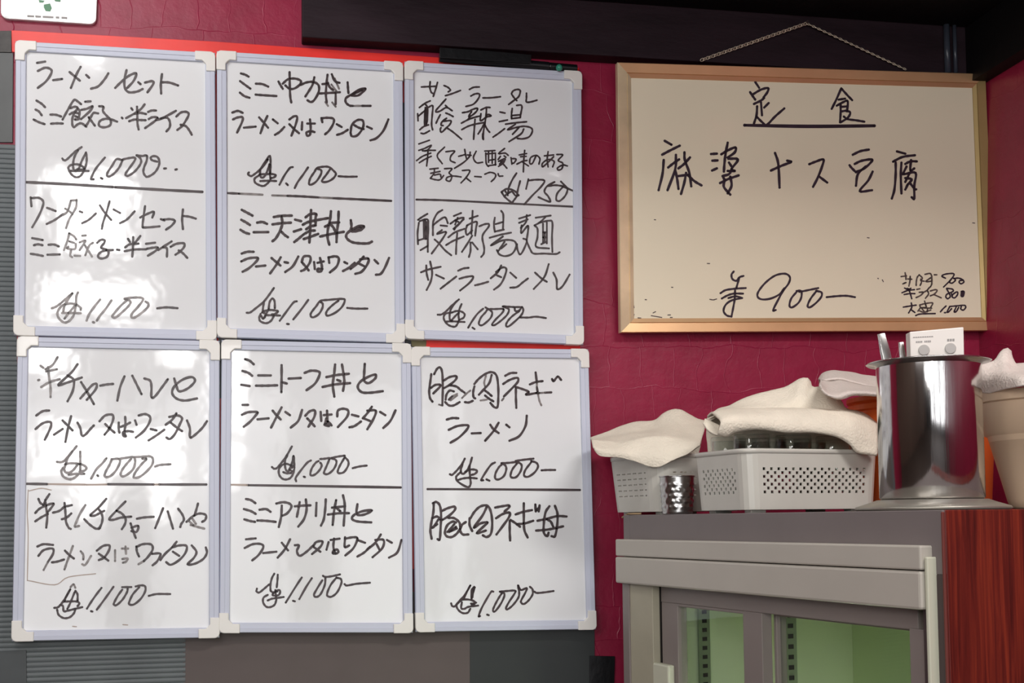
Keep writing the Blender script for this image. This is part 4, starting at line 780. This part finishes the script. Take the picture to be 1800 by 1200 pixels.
# dimpled metal cup between the two baskets
c = FT(uc1-.004-.030, .020, TOP); cr = 31*1.80/FPX; ch_ = 68*1.80/FPX
t = thing('dimpled_cup', 'shiny dimpled metal cup standing between the two perforated baskets', 'cup', c)
b = MB(); vs = []; fs = []; n_ = 72; m_ = 30
for i in range(m_+1):
    f = i/m_; z = ch_*f
    for j in range(n_):
        a = 2*PI*j/n_; rr_ = cr*(.88+.12*f)*(1 if i else .95)
        if .12 < f < .85:
            row = int((f-.12)/.146); ph = .5*(row % 2); u_ = (j/n_*14+ph) % 1-.5; v_ = ((f-.12)/.146) % 1-.5
            rr_ += .0011*max(0, 1-(u_*u_+v_*v_)*7)
        vs.append(c+Vector((rr_*math.cos(a), rr_*math.sin(a), z)))
fs = [(i*n_+j, i*n_+(j+1) % n_, (i+1)*n_+(j+1) % n_, (i+1)*n_+j) for i in range(m_) for j in range(n_)]+[tuple(range(n_-1, -1, -1))]
b.add(vs, fs); b.build('cup_body', M_steelplain, t, smooth=True, solid=.0008, solid_off=-1)
b = MB(); b.lathe(c, [(cr-.001, ch_-.001), (cr+.0012, ch_-.001), (cr+.0014, ch_+.0008), (cr-.001, ch_+.001), (cr-.001, ch_-.001)], 48); b.build('rim', M_steelplain, t, smooth=True)

# steel utensil cylinder on its lid
SC = ftop(1633, 1.46)
k_ = 1.46/FPX
t = thing('saucer_lid', 'round grey metal lid under the tall steel container', 'lid', SC)
b = MB(); b.lathe(SC, [(0, 0), (.084, 0), (.0875, .002), (.086, .0045), (.070, .0095), (.062, .0125), (.060, .0125), (0, .0125)], 64); b.build('dish', mat('dull_grey_metal', srgb(158, 154, 144), .4, metal=.6), t, smooth=True)
t = thing('steel_container', 'tall polished steel cylinder with flared rim holding utensils', 'container', SC+Vector((0, 0, .0125)))
hC = (deep(1633, 640, 1.46).z - SC.z)
rc = 88.5*k_
c = SC+Vector((0, 0, .0128))
h = hC-.0128
b = MB(); b.lathe(c, [(0, 0), (rc-.002, 0), (rc, .002), (rc, h-.002)], 96); b.lathe(c, [(rc-.0012, h-.002), (rc-.0012, .0015), (0, .0015)], 96)
b.build('cylinder_wall', M_steel, t, smooth=True)
b = MB(); b.lathe(c, [(rc-.0012, h-.003), (rc, h-.003), (rc+.002, h-.0005), (rc+.010, h+.0006), (rc+.0115, h+.0018), (rc+.010, h+.0026), (rc, h+.0018), (rc-.0012, h+.001), (rc-.0012, h-.003)], 96); b.build('rim', M_steelplain, t, smooth=True)
# utensil handles
def spoon(p0, p1, wd, th, label, cat='spoon', name='ladle'):
    t = thing(name, label, cat, p0)
    d = (p1-p0); s = d.normalized().cross(AX_F).normalized(); n = d.normalized().cross(s).normalized()
    b = MB(); vs = []; N_ = 9
    for i in range(N_):
        f = i/(N_-1); wv = wd*(.55+.45*math.sin(min(1, f*1.15)*PI*.5))*(1 if f < .9 else .75); q = p0+d*f+n*(.006*math.sin(f*PI))
        vs += [q-s*wv-n*th*.5, q+s*wv-n*th*.5, q+s*wv*.8+n*th, q-s*wv*.8+n*th]
    fs = [(4*i+k, 4*i+(k+1) % 4, 4*i+4+(k+1) % 4, 4*i+4+k) for i in range(N_-1) for k in range(4)]+[(3, 2, 1, 0), tuple(4*N_-4+k for k in range(4))]
    b.add(vs, fs); b.build('handle', M_steelplain, t, smooth=True, bevel=.0006)
    b = MB(); b.lathe(p0+Vector((0, 0, .004)), [(0, -.008), (.009, -.006), (.014, 0), (.0132, 0), (.009, -.005), (0, -.007)], 20); b.build('bowl', M_steelplain, t, smooth=True)
    return t
spoon(c+VD*-.015+UD*.02+Vector((0, 0, .02)), deep(1549, 586, 1.475), .0062, .003, 'steel ladle handle, taller and leftmost in the steel container')
spoon(c+VD*.0+UD*.03+Vector((0, 0, .02)), deep(1584, 601, 1.49), .0045, .002, 'shorter steel spoon handle between the ladle and the white box')
# white box with two round grey buttons, standing in the container
t = thing('timer_box', 'white box with two round grey buttons standing in the steel container', 'box', c+Vector((0, 0, .002)))
zc = 1.45
fp = [deep(1599, 583, zc+.004), deep(1694, 574.5, zc-.004), deep(1696.5, 700, zc-.004), deep(1603, 702, zc+.004)]
n = (fp[1]-fp[0]).cross(fp[3]-fp[0]).normalized()
if n.y > 0: n = -n
b = MB(); b.slab(fp, n, .026); b.build('box_body', M_boxwhite, t, bevel=.0012)
def onbox(px, py, h=0): return on_plane(px, py, fp[0]+n*h, n)
for px, py in ((1624, 615), (1670.5, 612)):
    b = MB(); b.lathe(onbox(px, py), [(0.0063, 0), (.0063, .0012), (.0058, .0016), (0, .0016)], 28, axis=n, cap0=True); b.build('button', M_knob, t)
b = MB()
def dash(x0, x1, y, s, hgt=1.6):
    b.slab([onbox(x0, y, .0003), onbox(x1, y-(x1-x0)*.05, .0003), onbox(x1, y+hgt-(x1-x0)*.05, .0003), onbox(x0, y+hgt, .0003)], n, .0003)
for i in range(9): dash(1605+i*4, 1608.2+i*4, 592-i*.2, 0, 1.7)
for i in range(4): dash(1610+i*3, 1612.2+i*3, 599.5-i*.15, 0, 3)
for i in range(4): dash(1625+i*3, 1627.2+i*3, 598.6-i*.15, 0, 3)
for i in range(3): dash(1665+i*4.6, 1668.6+i*4.6, 595.5-i*.2, 0, 4.4)
b.build('printed_label', M_text, t)

# orange bucket behind, beige tub on the right
OC = FT(.41, .340, TOP)
h = deep(1510, 700, (OC-CAM).dot(AX_F)).z-TOP
t = thing('orange_bucket', 'orange plastic bucket behind the steel container, covered with a cloth', 'bucket', OC)
b = MB(); b.lathe(OC, [(0, 0), (.088, 0), (.091, .003), (.1, h-.02)], 56); b.lathe(OC, [(.0975, h-.02), (.0885, .005), (0, .003)], 56); b.build('bucket_wall', M_orange, t, smooth=True)
b = MB(); b.lathe(OC, [(.0975, h-.02), (.1, h-.02), (.106, h-.018), (.106, h-.011), (.103, h-.009), (.107, h-.006), (.107, h), (.0985, h), (.0975, h-.02)], 56); b.build('rim', M_orange, t, smooth=False)
TC = FT(.104, .283, TOP)
tz = (TC-CAM).dot(AX_F); tpx = 900+FPX*(TC-CAM).dot(AX_R)/tz
h1 = deep(1740, 690, tz).z-TOP; h2 = deep(1740, 763, tz).z-TOP
rr = lambda px: (tpx-px)*tz/FPX
print('tub', tpx, tz, rr(1728), 'orange', 900+FPX*(OC-CAM).dot(AX_R)/(OC-CAM).dot(AX_F))
t = thing('beige_tub', 'beige plastic tub with a stepped wall at the right edge, full of cloths', 'tub', TC)
b = MB(); rb, rs, rt = rr(1779), rr(1741), rr(1726)
b.lathe(TC, [(0, 0), (rb-.01, 0), (rb-.002, .003), (rb+.001, .012), (rs-.005, h2-.002), (rs+.001, h2+.0005), (rt-.003, h1-.012)], 64)
b.lathe(TC, [(rt-.0055, h1-.012), (rs-.004, h2), (rb-.003, .012), (0, .004)], 64); b.build('tub_wall', M_tub, t, smooth=True)
b = MB(); b.lathe(TC, [(rt-.0055, h1-.013), (rt-.003, h1-.013), (rt+.002, h1-.012), (rt+.0025, h1), (rt-.0055, h1), (rt-.0055, h1-.013)], 64); b.build('rim', M_tub, t, bevel=.001)

# ------------------------------------------------------------------ cloths: sculpted row by row, back to front
def cloth(name, patches, label, M, group='cloths covering the containers', amp=1.0):
    b = MB()
    for rows in patches:
        grid = []; m = 49
        for r, zc in rows:
            cm = catmull([(p[0], p[1]) for p in r], 6); L_ = [0]
            for a, c_ in zip(cm, cm[1:]): L_.append(L_[-1]+math.hypot(c_[0]-a[0], c_[1]-a[1]))
            zz = zc if isinstance(zc, (list, tuple)) else (zc, zc); out = []
            for i in range(m):
                s_ = L_[-1]*i/(m-1); k = 0
                while k < len(L_)-2 and L_[k+1] < s_: k += 1
                f = (s_-L_[k])/((L_[k+1]-L_[k]) or 1); x = cm[k][0]*(1-f)+cm[k+1][0]*f; y = cm[k][1]*(1-f)+cm[k+1][1]*f
                h_ = i/(m-1)*(len(zz)-1); q_ = min(int(h_), len(zz)-2); out.append(deep(x, y, zz[q_]+(zz[q_+1]-zz[q_])*(h_-q_)))
            grid.append(out)
        fine = []
        for a in range(len(grid)-1):
            g0_ = grid[max(a-1, 0)]; g1 = grid[a]; g2 = grid[a+1]; g3 = grid[min(a+2, len(grid)-1)]
            for j in range(7):
                t_ = j/7; fine.append([.5*((2*p1)+(p2-p0)*t_+(2*p0-5*p1+4*p2-p3)*t_*t_+(3*p1-p0-3*p2+p3)*t_**3) for p0, p1, p2, p3 in zip(g0_, g1, g2, g3)])
        fine.append(grid[-1]); Rn = len(fine); vs = []
        for i, row in enumerate(fine):
            for j, p in enumerate(row):
                q = Vector((p.x*14, p.y*40, p.z*55))
                d = (noise.noise(p*18)*.0035+noise.noise(q)*.0022+noise.noise(p*90)*.0009)*amp
                vs.append(p+Vector((0, -.75, .35))*d*1.15)
        b.add(vs, [(i*m+j, i*m+j+1, (i+1)*m+j+1, (i+1)*m+j) for i in range(Rn-1) for j in range(m-1)])
    o = b.build(name, M, smooth=True, solid=.0030, fix=True, solid_off=0)
    return tag(o, label, 'cloth', group)
z1 = (B1c-CAM).dot(AX_F)
crest1 = [(1040, 774), (1068, 777), (1092, 778), (1126, 771), (1160, 768), (1192, 772), (1232, 776)]
cloth('folded_cloth', [[
 ([(1085, 835), (1120, 830), (1170, 830), (1215, 830)], (z1+.055, z1+.05)),
 ([(1080, 800), (1110, 790), (1160, 780), (1230, 790)], (z1+.062, z1+.055)),
 ([(1040, 773), (1066, 763), (1090, 752), (1117, 743), (1150, 741), (1166, 729), (1183, 722), (1198, 723), (1212, 731), (1226, 739), (1239, 742)], (z1+.055, z1+.045)),
 ([(1040, 774), (1075, 768), (1110, 761), (1150, 757), (1180, 748), (1205, 750), (1238, 756)], (z1+.01, z1-.01)),
 (crest1, (z1-.06, z1-.085))], [
 (crest1, (z1-.06, z1-.085)),
 ([(1043, 784), (1060, 790), (1090, 792), (1120, 794), (1150, 796), (1188, 790), (1231, 779)], (z1-.085, z1-.105)),
 ([(1047, 791), (1057, 801), (1090, 803), (1114, 809), (1140, 819), (1160, 821), (1186, 807), (1210, 796), (1230, 782)], (z1-.085, z1-.11))]],
 'white terry cloth with a drooping corner over the left basket', M_towel)
z2 = (B2c-CAM).dot(AX_F)
cloth('folded_cloth', [[
 ([(1250, 830), (1320, 830), (1400, 830), (1460, 830), (1520, 830)], (z2+.045, z2+.045)),
 ([(1242, 772), (1300, 770), (1400, 765), (1480, 770), (1532, 780)], (z2+.052, z2+.052)),
 ([(1241, 741), (1262, 722), (1282, 717), (1300, 707), (1324, 698), (1352, 690), (1381, 683), (1396, 675), (1409, 669), (1421, 671), (1427, 684), (1445, 684), (1460, 693), (1477, 707), (1486, 722), (1515, 728), (1541, 742)], (z2+.055, z2+.045)),
 ([(1241, 742), (1275, 722), (1310, 717), (1350, 713), (1385, 706), (1408, 690), (1424, 700), (1450, 704), (1472, 714), (1495, 727), (1541, 746)], (z2+.005, z2+.02)),
 ([(1241, 744), (1275, 730), (1330, 727), (1400, 726), (1480, 729), (1541, 752)], (z2-.0, z2+.0))], [
 ([(1243, 733), (1268, 726), (1330, 723), (1400, 723), (1450, 723), (1492, 728), (1522, 737), (1542, 752)], (z2+.0, z2+.01)),
 ([(1252, 727), (1275, 722), (1330, 719), (1400, 720), (1450, 720), (1490, 724), (1520, 733), (1542, 746)], (z2-.045, z2-.02)),
 ([(1266, 741), (1290, 735), (1340, 733), (1400, 735), (1450, 737), (1492, 745), (1522, 758), (1544, 770)], (z2-.082, z2-.04)),
 ([(1262, 761), (1278, 764), (1292, 757), (1330, 752), (1380, 757), (1430, 758), (1470, 765), (1495, 779), (1508, 793), (1542, 798)], (z2-.080, z2-.05)),
 ([(1266, 757), (1280, 760), (1292, 753), (1330, 748), (1380, 753), (1430, 754), (1470, 761), (1495, 775), (1508, 789), (1540, 794)], (z2-.055, z2-.03))], [
 ([(1238, 738), (1248, 742), (1266, 748)], (z2-.03, z2-.06)),
 ([(1236, 744), (1248, 758), (1262, 764)], (z2-.05, z2-.075))]],
 'crumpled white terry cloth spread over the glasses in the right basket', M_towel)
z3 = (OC-CAM).dot(AX_F)
cloth('folded_cloth', [[
 ([(1445, 690), (1480, 690), (1540, 700), (1600, 700)], z3+.09),
 ([(1439, 668), (1446, 658), (1462, 653), (1490, 656), (1515, 661), (1545, 664), (1600, 668)], z3+.04),
 ([(1442, 672), (1460, 668), (1480, 668), (1500, 674), (1545, 682), (1600, 684)], z3-.03)], [
 ([(1441, 670), (1458, 672), (1478, 670), (1500, 675), (1530, 680), (1600, 684)], z3-.03),
 ([(1441, 676), (1452, 690), (1470, 694), (1490, 688), (1520, 688), (1545, 690), (1600, 692)], z3-.115),
 ([(1443, 681), (1455, 692), (1472, 701), (1486, 700), (1502, 694), (1545, 695), (1600, 697)], z3-.118)]],
 'greyish cloth heaped on the orange bucket behind the steel container', M_towel2)
cloth('folded_cloth', [[
 ([(1738, 690), (1770, 680), (1840, 680), (1920, 682), (1985, 690)], (tz+.05, tz+.085, tz+.085, tz+.04)),
 ([(1722, 643), (1738, 641), (1750, 636), (1759, 622), (1770, 614), (1777, 619), (1776, 632), (1772, 641), (1800, 640), (1860, 636), (1940, 646), (2002, 660)], (tz+.01, tz+.05, tz+.05, tz+.01)),
 ([(1722, 650), (1735, 652), (1755, 645), (1766, 640), (1778, 648), (1800, 650), (1860, 648), (1940, 656), (2004, 668)], (tz+.0, tz-.02, tz-.03, tz+.0)),
 ([(1719, 668), (1738, 670), (1760, 664), (1800, 662), (1860, 660), (1940, 666), (2008, 680)], (tz-.0, tz-.075, tz-.10, tz-.075, tz-.0)),
 ([(1720, 689), (1738, 692), (1760, 686), (1800, 678), (1860, 672), (1940, 678), (2008, 692)], (tz-.0, tz-.085, tz-.112, tz-.085, tz-.0))]],
 'white terry cloth with an upright tip in the beige tub', M_towel2, amp=.6)
# straw-coloured cord end hanging out beside the left basket
cend = FT(FL+.006, .012, TOP+.002)
b = MB(); b.tube([FT(FL-.05, .004, TOP+.0018), FT(FL-.02, -.002, TOP+.0018), cend, FT(FL+.012, .004, TOP-.004)], .0013, 8)
tag(b.build('cord_end', mat('straw_cord', srgb(168, 142, 108), .7), smooth=True), 'short straw-coloured cord end poking out under the left basket', 'cord')
